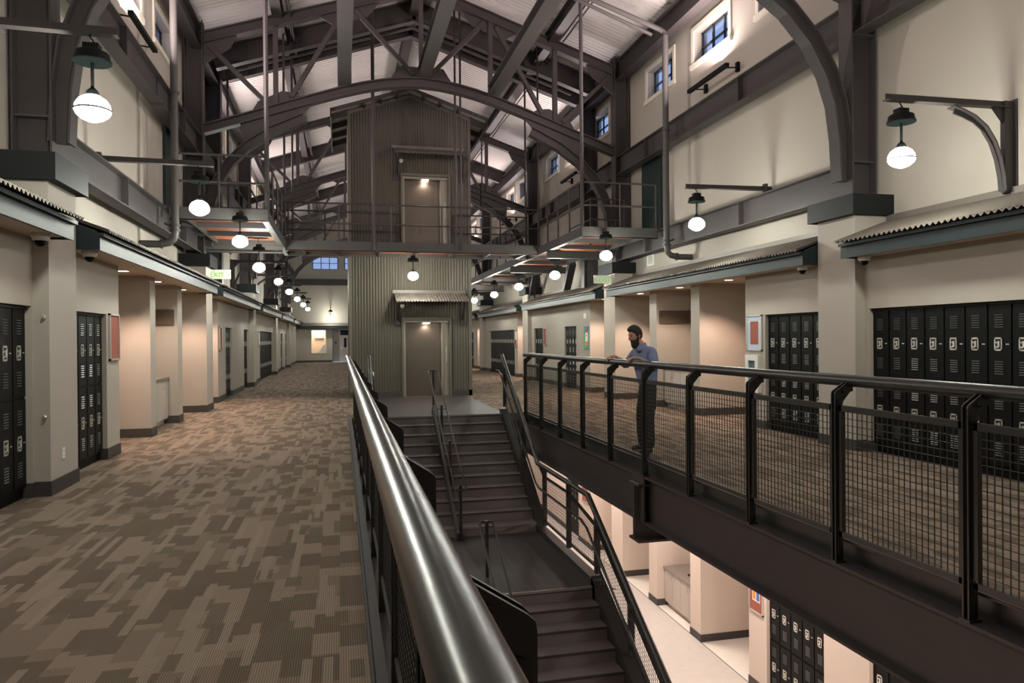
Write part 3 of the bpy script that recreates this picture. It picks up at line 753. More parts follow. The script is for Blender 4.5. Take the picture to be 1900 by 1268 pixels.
def stair_guard(s, label):
    x = SX(s, 1.43); xi = SX(s, 1.35)
    t = thing('stair_guard', (x, 12, ZL), label, 'railing', 'stair guards')
    path = [(15.45, 1.205), (12.58, -.655), (9.87, -.655), (4.75, -3.62)]
    def zp(y):
        for (a, za), (b, zb) in zip(path, path[1:]):
            if b <= y <= a: return za + (zb - za) * (a - y) / (a - b)
        return path[-1][1]
    def zf(y):
        if y > 12.32: return min(.10, -RU * (15.13 - y) / TR + .13)
        if y > 9.42: return ZMID + .12
        return ZMID + .16 + (ZL + .28 - ZMID - .12) * (9.45 - y) / 4.85
    m = MB(); m.tube([(x, 15.52, 1.235)] + [(x, y, z) for y, z in path], .040, 14); smooth_by_angle(m.build('top_pipe', 'railpipe_d', t), .9)
    m = MB(); g = [(15.75, .90), (15.5, .90)] + [(15.3, .84), (12.45, -.97), (12.2, -1.02), (9.95, -1.02), (9.7, -1.08), (4.9, -3.86)]
    m.tube([(xi, y, z) for y, z in g], .019, 8)
    hr = m.build('handrail', 'rail', t)
    m = MB()
    for y in (14.6, 13.4, 11.6, 10.4, 8.8, 7.6, 6.4): 
        zz = [b[1] + (a[1] - b[1]) * (y - b[0]) / (a[0] - b[0]) for a, b in zip(g, g[1:]) if b[0] <= y <= a[0]][0]
        m.bar((xi, y, zz - .02), (x, y, zz - .05), .012, .012)
    m.build('bracket', 'rail', hr)
    def zs(y):
        if y > 15.13: return .10
        if y > 12.3: return .10 - 1.72 * (15.13 - y) / 2.83
        if y > 9.45: return ZMID + .10
        return ZMID + .12 + (ZL + .28 - ZMID - .12) * (9.45 - y) / 4.85
    py = [15.25, 13.6, 12.15, 10.78, 9.50, 8.30, 7.10, 5.75, 4.8]
    for y in py:
        MB().box(x - .035, x + .035, y - .03, y + .03, zs(y) + .035, zp(y) - .01).build('post', 'rail', t)
    for a, b in zip(py, py[1:]):
        a2, b2 = a - .03, b + .03
        l0, h0, l1, h1 = zf(a2) + .10, zp(a2) - .16, zf(b2) + .10, zp(b2) - .16
        p = MB().bar((x, a2, h0), (x, b2, h1), .03, .035).build('panel_rail', 'rail', t)
        MB().bar((x, a2, l0), (x, b2, l1), .03, .035).build('bottom_rail', 'rail', p)
        m = MB(); wires(m, (x, a2), (x, b2), l0, h0, l1, h1, r=.0019); m.build('wire_mesh', 'rail', p)['kind'] = 'stuff'
stair_guard(1, 'dark mesh stair guard with a round pipe on the right of the stairs')
stair_guard(-1, 'dark mesh stair guard on the left of the stairs, behind the foreground rail')

def ztread(y):
    if y > 15.10: return .004
    if y > 12.31: return -RU * math.ceil((15.152 - y) / TR)
    if y > 9.42: return ZMID + .002
    return max(ZL, ZMID - RL * math.ceil((9.422 - y) / TR)) + .002
def centre_rail(ya, za, yb, zb, ym, label, z_lo):
    t = thing('centre_handrail', (1.95, ya, za - .9), label, 'handrail', 'centre handrails')
    sl = (zb - za) / (yb - ya)
    for y, z0 in ym:
        z = za + sl * (y - ya); MB().box(1.928, 1.972, y - .022, y + .022, ztread(y) + .004, z + .06).build('post', 'rail', t)
    for k in (-1, 1):
        m = MB(); x = 1.95 + .095 * k
        m.tube([(1.95, ya + .03, za + .01), (1.95 + .06 * k, ya + .03, za + .01), (x, ya - .02, za), (x, ya - .12, za + sl * -.12), (x, yb + .12, zb + sl * .12), (x, yb + .02, zb), (1.95 + .06 * k, yb - .03, zb), (1.95, yb - .03, zb)], .017, 8)
        smooth_by_angle(m.build('rail', 'rail', t), 1.0)
    m = MB()
    for y, z0 in ym: 
        z = za + sl * (y - ya); m.bar((1.855, y, z - .02), (2.045, y, z - .02), .012, .012)
    m.build('bracket', 'rail', t)
    MB().box(1.925, 2.0, yb - .08, yb + .02, z_lo + .004, z_lo + .10).build('base_shoe', 'rail', t)
centre_rail(15.80, .90, 12.12, -.96, [(15.75, 0), (14.45, -.32), (13.35, -1.0), (12.15, ZMID)], 'double centre handrail of the upper stair flight', ZMID)
centre_rail(9.92, -.97, 5.4, -3.6, [(9.88, ZMID), (8.3, -2.45), (6.9, -3.3), (5.55, -4.2)], 'double centre handrail of the lower stair flight', ztread(5.3))

# ================================================================== TOWER
TX0, TX1, TY, TYB, TE, TA = .24, 3.60, 20.30, 23.6, 7.86, 8.42
def zgable(x): return TA - (TA - TE) * abs(x - (TX0 + TX1) / 2) / ((TX1 - TX0) / 2)
EX0, EX1 = 1.70, 2.98
DZ = [(0.0, 2.14), (4.05, 6.15)]
t = thing('elevator_tower', ((TX0 + TX1) / 2, (TY + TYB) / 2, 0), 'tall corrugated metal elevator tower with a small gable roof', 'tower')
def corr_front(m, x0, x1, z0, z1, y=TY, amp=.020, pitch=.0762):
    n = int(round((x1 - x0) / pitch)); k = 6; tot = max(1, n * k); vs = []; fs = []
    for i in range(tot + 1):
        x = x0 + (x1 - x0) * i / tot; yy = y + amp * math.cos(2 * PI * i / k)
        vs.append((x, yy, z0)); vs.append((x, yy, min(z1, zgable(x) - .02) if z1 > 7 else z1))
    for i in range(tot): fs.append((2 * i, 2 * i + 2, 2 * i + 3, 2 * i + 1))
    m.add(vs, fs)
m = MB()
corr_front(m, TX0 + .06, EX0, .15, 9); corr_front(m, EX1, TX1 - .06, .15, 9)
corr_front(m, EX0, EX1, DZ[0][1], DZ[1][0]); corr_front(m, EX0, EX1, DZ[1][1], 9)
smooth_by_angle(m.build('front_cladding', 'siding', t), 1.3)
m = MB(); m.box(TX0 + .02, EX0, TY + .03, TYB, ZL, TE - .1); m.box(EX1, TX1 - .02, TY + .03, TYB, ZL, TE - .1); m.box(EX0, EX1, TY + .30, TYB, ZL, TE - .1)
m.box(EX0, EX1, TY + .03, TY + .30, DZ[0][1], DZ[1][0]); m.box(EX0, EX1, TY + .03, TY + .3, DZ[1][1], TE - .1)
m.prism([(TX0 + .02, TE - .1), (TX1 - .02, TE - .1), (TX1 - .02, TE - .03), ((TX0 + TX1) / 2, TA - .03), (TX0 + .02, TE - .03)], 'Y', TY + .03, TYB)
m.build('core', 'siding', t)
m = MB()
n = int((TYB - TY) / .0762) * 6
for x, k in ((TX0, 1), (TX1, -1)):
    vs = []; fs = []
    for i in range(n + 1):
        y = TY + (TYB - TY) * i / n; xx = x + .013 * math.cos(2 * PI * i / 6); vs += [(xx, y, ZL), (xx, y, TE - .05)]
    for i in range(n): fs.append((2 * i, 2 * i + 2, 2 * i + 3, 2 * i + 1))
    m.add(vs, fs)
smooth_by_angle(m.build('side_cladding', 'siding', t), 1.3)
m = MB()
for x in (TX0 - .016, TX1 - .074): m.box(x, x + .09, TY - .03, TY + .07, 0, TE - .04)
for s in (-1, 1): m.bar(((TX0 + TX1) / 2, TY - .02, TA - .05), ((TX0 + TX1) / 2 + s * 1.69, TY - .02, TE - .06), .03, .09)
m.build('corner_trim', 'siding', t)
for bx in ((TX0 - .02, EX0 - .055, TY - .035, TY + .02), (EX1 + .055, TX1 + .02, TY - .03, TY + .02), (TX0 - .02, TX0, TY + .02, TYB), (TX1, TX1 + .02, TY + .02, TYB)): MB().box(*bx, 0, .16).build('baseboard', 'base', t)
# gable roof of the tower
r = thing('tower_roof', ((TX0 + TX1) / 2, TY, TA), 'small corrugated gable roof capping the elevator tower', 'roof')
xm = (TX0 + TX1) / 2; sl = (TA - TE) / ((TX1 - TX0) / 2); ov = 2.12
for s in (-1, 1):
    m = MB(); n = 46
    for i in range(n):
        y = TY - .36 + (TYB - TY + .5) * i / n
        m.prism([(xm, TA + .06), (xm + s * ov, TA + .06 - sl * ov), (xm + s * ov, TA + .075 - sl * ov), (xm, TA + .075)], 'Y', y, y + .05)
    m.prism([(xm, TA + .03), (xm + s * ov, TA + .03 - sl * ov), (xm + s * ov, TA + .06 - sl * ov), (xm, TA + .06)], 'Y', TY - .36, TYB + .14)
    m.build('roof_sheet', 'gable', r)
    m = MB()
    for k in range(4):
        y = TY - .02 + .95 * k; m.prism([(xm + s * 1.66, TA + .03 - sl * 1.66), (xm + s * ov, TA + .03 - sl * ov), (xm + s * ov, TA - .13 - sl * ov), (xm + s * 1.66, TA - .13 - sl * 1.66)], 'Y', y, y + .10)
    m.build('rafter_tail', 'steel', r)
    m = MB(); m.box(xm + s * ov, xm + s * (ov + .03), TY - .36, TYB + .14, TA - .16 - sl * ov, TA + .08 - sl * ov)
    m.bar((xm, TY - .35, TA + .04), (xm + s * ov, TY - .35, TA + .04 - sl * ov), .03, .09); m.build('fascia', 'steel', r)
    m = MB()
    for k in (.35, .8, 1.25): m.box(xm + s * k - .03, xm + s * k + .03, TY - .36, TY, TA - .06 - sl * k, TA + .03 - sl * k)
    m.build('lookout', 'steel', r)
# elevator doors, awnings
for i, (z0, z1) in enumerate(DZ):
    lv = ['lower', 'upper'][i]
    d = thing('elevator_door', ((EX0 + EX1) / 2, TY, z0), 'brushed steel elevator door of the %s landing' % ['stair', 'catwalk'][i], 'door', 'elevator doors')
    m = MB(); m.box(EX0 + .05, EX1 - .16, TY + .17, TY + .20, z0 + .008, z1 - .08); m.build('leaf', 'door_metal', d)
    m = MB(); e0, e1, zt = EX0 + .003, EX1 - .003, z1 - .004; m.box(e0, e0 + .05, TY + .0, TY + .2, z0 + .006, zt); m.box(EX1 - .22, EX1 - .17, TY + .05, TY + .2, z0 + .006, z1 - .06); m.box(EX1 - .17, e1, TY + .10, TY + .2, z0 + .006, zt); m.box(e0, e1, TY + .02, TY + .2, z1 - .07, zt); m.build('frame', 'frame_metal', d)
    m = MB(); m.box(EX0 - .05, EX0, TY - .06, TY - .022, z0 + .006, z1 + .07); m.box(EX1, EX1 + .05, TY - .06, TY - .022, z0 + .006, z1 + .07); m.box(EX0, EX1, TY - .06, TY - .022, z1, z1 + .07); m.build('casing', 'siding', d)
    m = MB(); m.box(EX1 - .09, EX1 - .06, TY + .09, TY + .10, z0 + .95, z0 + 1.4); m.build('call_panel', 'alu', d)
    m = MB(); m.box((EX0 + EX1) / 2 - .09, (EX0 + EX1) / 2 + .09, TY + .03, TY + .13, z1 - .095, z1 - .072); m.build('lamp', 'downlens', d)
    spot('door_light', ((EX0 + EX1) / 2 - .02, TY + .06, z1 - .11), 16, (1, .80, .62), 2.6, .6, .04, d)
    a = thing('awning', (2.42, TY, z1 + .8), 'small corrugated awning over the %s elevator door' % lv, 'awning', 'elevator awnings')
    za, zf, yf = z1 + .76, z1 + .50, TY - .62
    m = MB(); n = 26; k = 6; vs = []; fs = []
    for j in range(n * k + 1):
        x = 1.43 + 1.99 * j / (n * k); h = .014 * math.cos(2 * PI * j / k)
        vs += [(x, TY - .024, za + h), (x + .03, yf, zf + h), (x, TY - .024, za + h - .01), (x + .03, yf, zf + h - .01)]
    for j in range(n * k):
        p, q = 4 * j, 4 * j + 4; fs += [(p, p + 1, q + 1, q), (p + 2, q + 2, q + 3, p + 3), (p + 1, p + 3, q + 3, q + 1)]
    m.add(vs, fs); smooth_by_angle(m.build('sheet', 'sheet', a), 1.3)
    MB().box(1.40, 3.44, TY - .05, TY - .023, za - .02, za + .07).build('flashing', 'sheet', a)
    for x in (1.52, 3.34):
        m = MB(); m.bar((x, TY - .09, z1 + .03), (x, yf + .06, zf - .03), .05, .06); m.bar((x, TY - .045, z1 - .10), (x, TY - .045, za - .05), .06, .04); m.bar((x, TY - .06, za - .07), (x, yf + .02, zf - .03), .05, .05)
        m.box(x - .08, x + .08, TY - .05, TY - .023, z1 - .14, z1 - .04); m.build('bracket', 'steel', a)
    c = MB(); c.lathe((1.66, TY - .12, zf - .12), [(.0, .05), (.05, .045), (.06, .0), (.045, -.04), (.02, -.06)], 12)
    o = c.build('dome_camera', 'white'); tag(o, 'small white dome camera under the %s elevator awning' % lv, 'camera')

# ================================================================== CATWALK
ZC0, ZC1 = 3.87, 4.05
XL, XR = -1.34, 5.25
t = thing('catwalk', (CX, 19.6, ZC0), 'steel catwalk with side walkways and a bridge in front of the tower', 'catwalk')
def rail_run(pts, posts, nm='railing', h=1.03):
    p = MB().tube([(x, y, ZC1 + h) for x, y in pts], .021, 8).build(nm, 'steel', t)
    MB().tube([(x, y, ZC1 + .52) for x, y in pts], .021, 8).build('mid_rail', 'steel', p)
    for x, y in posts: MB().tube([(x, y, ZC0 + .02), (x, y, ZC1 + h)], .021, 8).build('post', 'steel', p)
def lin(a, b, n): return [(a[0] + (b[0] - a[0]) * i / n, a[1] + (b[1] - a[1]) * i / n) for i in range(n + 1)]
YW = {1: 15.3, -1: 14.4}
for s, xi in ((1, XR), (-1, XL)):
    xo = SX(s, 5.05); y0 = YW[s]; y1 = 38.0 if s > 0 else 20.26
    m = MB(); m.box(xi, xo - s * .25, y0 + .06, y1, ZC0 + .10, ZC0 + .14); m.build('deck', 'orange', t)
    m = MB()
    m.box(xi - .02, xi + .02, y0 + .041, 18.95, ZC0, ZC1 + .028); m.box(xi - .02, xi + .02, min(20.25, y1 - .02), y1, ZC0, ZC1 + .03); m.box(min(xi, xi + s * .10), max(xi, xi + s * .10), y0 + .042, y1, ZC0 - .002, ZC0 + .010)
    m.box(min(xi - s * .02, xo), max(xi - s * .02, xo), y0, y0 + .04, ZC0 - .02, ZC1 + .03); m.box(min(xi, xo), max(xi, xo), y0, y0 + .1, ZC0 - .02, ZC0 - .008)
    m.box(xo - s * .28, xo - s * .24, y0 + .045, y1, ZC0 + .002, ZC1 + .02)
    m.build('edge_channel', 'steel_g', t)
    y = y0 + 1.1; 
    while y < y1:
        MB().box(min(xi, xo), max(xi, xo), y, y + .06, ZC0 + .01, ZC0 + .10).build('cross_channel', 'steel_g', t); y += 1.25
    for y in (18.2, 22.4, 27.2, 31.6):
        if y > y1: continue
        m = MB(); m.ibeam((xi, y, ZC0 - .08), (SX(s, 5.1), y, ZC0 - .08), .20, .14); m.build('support_beam', 'steel_g', t)
    rail_run([(xo, y0 + .05), (xi, y0 + .05), (xi, 18.98)], [(xo - s * .03, y0 + .05), ((xi + xo) / 2, y0 + .05), (xi, y0 + .05)] + [(xi, y0 + .05 + (18.98 - y0) * i / 4) for i in (1, 2, 3)])
    if s > 0: rail_run([(xi, 20.3), (xi, y1)], lin((xi, 20.3), (xi, y1), 13))
    else: rail_run([(xi, 20.22), (xo, 20.22)], lin((xi, 20.22), (xo, 20.22), 3))
rail_run([(XR + .85, 18.9), (XR + .85, 17.2), (SX(1, 5.1), 17.2)], [(XR + .85, 18.9), (XR + .85, 17.2), (SX(1, 5.0), 17.2)])
rail_run([(XL - .65, 18.9), (XL - .65, 17.2), (SX(-1, 5.1), 17.2)], [(XL - .65, 18.9), (XL - .65, 17.2), (SX(-1, 5.0), 17.2)])
m = MB(); m.box(XL, XR, 19.02, 20.25, ZC0 + .10, ZC0 + .14); m.build('bridge_deck', 'orange', t)
m = MB(); m.box(XL, XR, 18.98, 19.02, ZC0, ZC1 + .07); m.box(XL, XR, 18.98, 19.08, ZC0, ZC0 + .012); m.box(XL, XR, 20.22, 20.26, ZC0, ZC1); m.build('bridge_channel', 'steel_g', t)
for k in range(7): MB().box(XL + .4 + k * .97, XL + .46 + k * .97, 19.02, 20.22, ZC0 + .01, ZC0 + .10).build('cross_channel', 'steel_g', t)
rail_run([(XL, 19.0), (XR, 19.0)], lin((XL, 19.0), (XR, 19.0), 5))
rail_run([(XL, 20.2), (EX0 - .12, 20.2)], [(XL + .95, 20.2), (EX0 - .12, 20.2)]); rail_run([(EX1 + .10, 20.2), (XR, 20.2)], [(EX1 + .10, 20.2), (XR - .8, 20.2)])
for i, (x, y, l) in enumerate(((XL, 14.45, 'left corner of the catwalk'), (XR, 15.35, 'right corner of the catwalk'), (XL, 19.0, 'left front end of the bridge'), (XL + .12, 20.2, 'left rear end of the bridge'), (XR, 19.0, 'right front end of the bridge'), (XR - .05, 20.2, 'right rear end of the bridge'),
                               (.85, 18.96, 'bridge left of the upper elevator door'), (2.98, 18.96, 'bridge right of the upper elevator door'), (3.12, 18.96, 'bridge next to the door awning'), (XL - 1.5, 20.25, 'left rear corner of the catwalk'), (XR, 27, 'far right walkway'))):
    m = MB(); u = x - CX
    m.tube([(x, y, ZC0 + .05), (x, y, zdeck(u) - .12)], .045 if i in (0, 1, 6) else .028, 8)
    o = m.build('hanger_rod', 'steel'); tag(o, 'slim steel hanger rod from the roof to the %s' % l, 'rod', 'catwalk hangers'); o['kind'] = 'structure'
for s in (-1, 1):
    o = MB().box(SX(s, DU - .06), SX(s, DU - .01), 16.0 - (.0 if s > 0 else 0), 17.1, 4.0, 6.0).build('access_door', 'green')
    tag(o, 'dark green access door onto the catwalk, %s-hand wall' % SIDE[s], 'door')
for s in (-1, 1):
    for y in (21.6, 26.0):
        if s < 0: continue
        m = MB(); m.ibeam((SX(s, 5.12), y + .9, 3.15), (SX(s, 5.05), y, 3.95), .22, .2, (1, 0, 0)); o = m.build('wall_brace', 'steel'); tag(o, 'short leaning steel brace from canopy to walkway, %s on the %s-hand wall' % ('nearer' if y < 23 else 'farther', SIDE[s]), 'brace'); o['kind'] = 'structure'

# ================================================================== LAMPS
def lamp_parts(t, x, y, z, hang):
    """z = globe centre height; hang = top of the hook"""
    m = MB(); m.lathe((x, y, z), [(.03, .135), (.062, .118), (.106, .088), (.132, .045), (.141, .004)], 20); m.build('globe', 'globe', t, True)
    m = MB(); m.lathe((x, y, z), [(.141, -.004), (.126, -.038), (.088, -.070), (.04, -.092), (.008, -.098)], 20); m.build('globe_bowl', 'globe', t, True)
    m = MB(); m.lathe((x, y, z), [(.142, -.007), (.146, -.007), (.146, .007), (.142, .007)], 20); m.build('globe_band', 'fixture', t)
    m = MB(); m.lathe((x, y, z), [(.014, .40), (.014, .19), (.04, .165), (.060, .120), (.052, .120), (.012, .17)], 12); m.build('stem', 'fixture', t)
    zz = z + .40
    m = MB(); m.lathe((x, y, zz), [(.150, 0), (.150, .012), (.140, .02), (.130, .075), (.115, .085), (.07, .09), (.07, .12), (.03, .12)], 20); m.build('ballast_housing', 'fixture', t)
    m = MB(); m.box(x - .06, x + .06, y - .05, y + .05, zz + .10, zz + .15); m.build('ballast_cap', 'fixture', t)
    m = MB(); m.lathe((x, y, zz), [(.146, -.001), (.146, -.004)], 20); m.build('reflector', 'lens', t)
    m = MB(); m.tube([(x, y, zz + .14), (x + .018, y, zz + .165), (x, y, zz + .19), (x - .018, y, zz + .215), (x, y, hang)], .007, 6); m.build('hook', 'fixture', t)
LY = {-1: [2.1, 6.70, 11.40, 25.2, 30.4, 35.8, 41.4, 47.2], 1: [2.1, 6.76, 11.46, 42.0, 47.0]}
def wall_lamp(s, curved):
    t = thing('pendant_lamp', (SX(s, 5.5), 0, 3.0), 'x', 'lamp', 'pendant lamps on the side walls')
    xa = SX(s, 3.80); xw = SX(s, 5.46)
    lamp_parts(t, SX(s, 4.0), 0, 3.535, 4.185)
    m = MB(); m.bar((xw, 0, 4.225), (xa, 0, 4.205), .012, .07); m.bar((xw, 0, 4.19), (xa, 0, 4.17), .09, .012); m.build('arm', 'steel', t)
    if curved:
        m = MB(); m.box(SX(s, 5.36), SX(s, 5.5), -.03, .03, 3.22, 4.26); m.box(SX(s, 5.485), SX(s, 5.5), -.07, .07, 3.22, 4.28); m.prism([(SX(s, 5.38), 3.98), (SX(s, 5.38), 4.18), (SX(s, 5.2), 4.18)], 'Y', -.006, .006); m.build('wall_plate', 'steel', t)
        pts = [(5.36, 3.24), (5.345, 3.40), (5.30, 3.60), (5.22, 3.79), (5.10, 3.95), (4.94, 4.06), (4.78, 4.12), (4.66, 4.15)]
        m = MB(); m.sweep_x([(SX(s, d), z) for d, z in pts], .012, -.055, .055); m.sweep_x([(SX(s, d + .03), z - .04) for d, z in pts], .07, -.008, .008); m.build('curved_brace', 'steel', t)
    else:
        m = MB(); m.box(SX(s, 5.30), SX(s, 5.36), -.04, .04, 4.08, 4.30); m.box(SX(s, 5.34), SX(s, 5.5), -.03, .03, 4.16, 4.22); m.build('wall_plate', 'steel', t)
    note_kids(t); return t
for s in (-1, 1):
    protos = {True: None, False: None}
    for i, y in enumerate(LY[s]):
        cv = i != 2
        lab = ('pendant lamp hanging from a %s wall arm, %s on the %s-hand wall' % ('curved' if cv else 'straight', ORD[i], SIDE[s])) if i else 'pendant lamp on the %s-hand wall, outside the frame behind the camera' % SIDE[s]
        if i == 1: lab = 'large glowing pendant lamp nearest the camera on the %s-hand wall' % SIDE[s]
        if protos[cv] is None:
            t = protos[cv] = wall_lamp(s, cv); t.location.y = y; t['label'] = lab
        else: t = copy_thing(protos[cv], (SX(s, 5.5), y, 3.0), lab)
HUNG = [(-1.80, 14.22, 3.42, 'left platform front edge'), (-1.82, 17.6, 3.27, 'left walkway, next to the bridge'), (5.72, 15.12, 3.40, 'right platform front edge'), (5.62, 18.72, 3.28, 'right walkway where the bridge meets it'), (5.65, 22.9, 3.27, 'right walkway, just past the tower front'), (5.65, 26.8, 3.25, 'right walkway, beside the third pilaster'), (5.65, 31.0, 3.25, 'right walkway, far end behind the tower')]
for x, y, z, l in HUNG:
    t = thing('pendant_lamp', (x, y, z), 'glowing pendant lamp hung under the ' + l, 'lamp', 'pendant lamps under the catwalk'); lamp_parts(t, x, y, z, 4.0 if z > 3.35 else ZC0 + .097)
    if z > 3.35: MB().box(x - .02, x + .02, y - .03, y + .177, 3.995, 4.03).build('arm', 'steel', t)
t = thing('pendant_lamp', (1.86, 19.10, 3.86), 'pendant lamp hanging under the bridge in front of the tower', 'lamp'); lamp_parts(t, 1.86, 19.12, 3.25, ZC0 + .097)
t = thing('pendant_lamp', (-.70, YB - .6, 3.0), 'small glowing lamp on the far end wall over the lit window', 'lamp'); lamp_parts(t, -.70, YB - .9, 3.22, 3.87)
m = MB(); m.bar((-.70, YB, 3.9), (-.70, YB - 1.1, 3.9), .06, .06); m.build('arm', 'steel', t)

# linear uplights under the clerestory
for s in (-1, 1):
    for i, f in enumerate([-.05] + FR[:4]):
        y = f + 4.2; x = SX(s, 5.16)
        t = thing('uplight', (x, y, 6.75), 'slim dark linear uplight on brackets below the clerestory, %s of the %s-hand wall' % (ORD[i], SIDE[s]), 'uplight', 'linear uplights')
        m = MB(); m.box(x - .04, x + .04, y - .78, y + .78, 6.72, 6.79); m.build('housing', 'fixture', t)
        m = MB()
        for k in (-.62, .62):
            m.bar((x, y + k, 6.75), (SX(s, 5.46), y + k, 6.78), .02, .02); m.box(SX(s, 5.44), SX(s, 5.496), y + k - .04, y + k + .04, 6.70, 6.88)
        m.build('bracket', 'fixture', t)
        area('uplight_beam', (x - s * .05, y, 6.80), .06, 1.5, UPLIGHT_W * (1.05 if i < 2 else .58), (1, .85, .835), Vector((-s * .95, 0, 1)).to_track_quat('-Z', 'Y').to_euler(), t, PI)

# ================================================================== SMALL FITTINGS
def txt(name, s, size, loc, rot, m, parent=None, ext=.002, align='CENTER'):
    c = bpy.data.curves.new(name, 'FONT'); c.body = s; c.size = size; c.extrude = ext; c.align_x = align; c.align_y = 'CENTER'
    c.materials.append(M[m]); o = bpy.data.objects.new(name, c); C.objects.link(o)
    o.rotation_euler = rot
    o.location = Vector(loc) - (Vector(parent['_loc']) if parent else Vector((0, 0, 0)))
    dg = bpy.context.evaluated_depsgraph_get(); dg.update()
    me = bpy.data.meshes.new_from_object(o.evaluated_get(dg)); me.name = name
    q = bpy.data.objects.new(name, me); C.objects.link(q); q.rotation_euler = rot; q.location = o.location; bpy.data.objects.remove(o)
    if not me.materials: me.materials.append(M[m])
    if parent: q.parent = parent
    q['kind'] = 'stuff'
    return q
for s, y in ((-1, 17.86), (1, 18.02)):
    x0, x1 = SX(s, 4.93), SX(s, 4.47); xa, xb = min(x0, x1), max(x0, x1)
    t = thing('exit_sign', ((xa + xb) / 2, y, 3.0), 'pale edge-lit exit sign with green letters beside the second %s-hand pilaster' % SIDE[s], 'sign', 'exit signs')
    MB().box(xa, xb, y - .006, y + .006, 3.03, 3.22).build('panel', 'exitp', t)
    MB().box(xa, xb, y - .02, y + .02, 3.22, 3.245).build('holder', 'white', t)
    MB().box(SX(s, 4.92), SX(s, 4.945), y - .05, y + .05, 3.0, 3.26).build('wall_bracket', 'white', t)
    txt('lettering', 'EXIT >' if s < 0 else '< EXIT', .155, ((xa + xb) / 2, y - .008, 3.125), (PI / 2, 0, 0), 'exitg', t)
for s, y, l in ((-1, 8.10, 'white dome camera under the near left canopy end'), (-1, 9.55, 'white dome camera under the left canopy, just past the first pilaster'), (1, 8.45, 'white dome camera under the near right canopy end'), (1, 9.80, 'white dome camera under the right canopy, just past the first pilaster')):
    t = thing('dome_camera', (SX(s, 4.9), y, 2.68), l, 'camera', 'dome cameras')
    m = MB(); m.lathe((SX(s, 4.9), y, 2.66), [(.085, .025), (.085, -.01), (.07, -.045), (.055, -.05)], 16); m.build('housing', 'white', t, True)
    m = MB(); m.lathe((SX(s, 4.9), y, 2.66), [(.055, -.05), (.045, -.085), (.02, -.105), (.0, -.108)], 16); m.build('lens_dome', 'black', t, True)

def board(s, y0, y1, z0, z1, label, d=DW, border=None, papers=(), frame='alu', cat='board'):
    t = thing('corkboard', (SX(s, d), (y0 + y1) / 2, z0), label, cat, 'corkboards')
    m = MB(); f = .025; a, b = SX(s, d), SX(s, d - .03)
    m.box(a, b, y0, y0 + f, z0, z1); m.box(a, b, y1 - f, y1, z0, z1); m.box(a, b, y0, y1, z0, z0 + f); m.box(a, b, y0, y1, z1 - f, z1); m.build('frame', frame, t)
    MB().box(a, SX(s, d - .015), y0 + f, y1 - f, z0 + f, z1 - f).build('panel', 'cork', t)
    if border == 'chevron':
        w_ = .085; c0 = SX(s, d - .018); c1 = SX(s, d - .019)
        m = MB()
        for (ya, yb, za, zb) in ((y0 + f, y1 - f, z0 + f, z0 + f + w_), (y0 + f, y1 - f, z1 - f - w_, z1 - f), (y0 + f, y0 + f + w_, z0 + f + w_, z1 - f - w_), (y1 - f - w_, y1 - f, z0 + f + w_, z1 - f - w_)): m.box(SX(s, d - .015), c0, ya, yb, za, zb)
        m.build('border_strip', 'paper', t)
        m = MB(); st = .04
        def zig(ya, yb, zc):
            n = max(1, int((yb - ya) / st))
            for k in range(n):
                p = ya + (yb - ya) * k / n; q = (yb - ya) / n
                m.add([(c1, p, zc), (c1, p + q / 2, zc + .014), (c1, p + q / 2, zc + .026), (c1, p, zc + .012)], [(0, 1, 2, 3)]); m.add([(c1, p + q / 2, zc + .014), (c1, p + q, zc), (c1, p + q, zc + .012), (c1, p + q / 2, zc + .026)], [(0, 1, 2, 3)])
        for k in range(3): zig(y0 + f, y1 - f, z0 + f + .005 + .026 * k); zig(y0 + f, y1 - f, z1 - f - w_ + .005 + .026 * k)
        z = z0 + f + w_
        while z < z1 - f - w_ - .02: zig(y0 + f, y0 + f + w_, z); zig(y1 - f - w_, y1 - f, z); z += .026
        m.build('chevron_pattern', 'chev', t)['kind'] = 'stuff'
    for k, (ya, yb, za, zb, mm) in enumerate(papers):
        MB().box(SX(s, d - .015), SX(s, d - .017 - .0004 * k), ya, yb, za, zb).build('paper_sheet', mm, t)
    return t
M['p_or'] = mat('print_orange', (.62, .26, .05), .8); M['p_pk'] = mat('print_pink', (.55, .22, .32), .8); M['p_dk'] = mat('print_dark', (.05, .05, .07), .8)
M['p_gr'] = mat('print_green', (.08, .45, .10), .8); M['p_bl'] = mat('print_blue', (.06, .14, .45), .8); M['p_rd'] = mat('print_red', (.50, .05, .07), .8); M['p_tl'] = mat('print_teal', (.10, .30, .26), .8)
board(-1, 10.93, 11.37, 1.34, 1.99, 'red corkboard in a pale frame beside the left-hand lockers')
board(1, 11.20, 11.68, 1.35, 1.98, 'red corkboard with a blue chevron border above the extinguisher cabinet', border='chevron')
board(-1, 20.2, 20.62, 1.34, 1.97, 'second red corkboard of the left-hand wall, before the short locker bank')
board(-1, 29.4, 29.85, 1.34, 1.97, 'far red corkboard just before the long left-hand locker bank', papers=((29.5, 29.75, 1.45, 1.9, 'paper'),))
board(1, 29.12, 29.55, 1.25, 1.97, 'far red corkboard with white papers beside the long right-hand locker bank', papers=((29.2, 29.45, 1.55, 1.9, 'paper'),))
board(1, 24.70, 25.12, 1.34, 1.97, 'narrow red corkboard beside the short right-hand bank before the third pilaster')
z = ZL
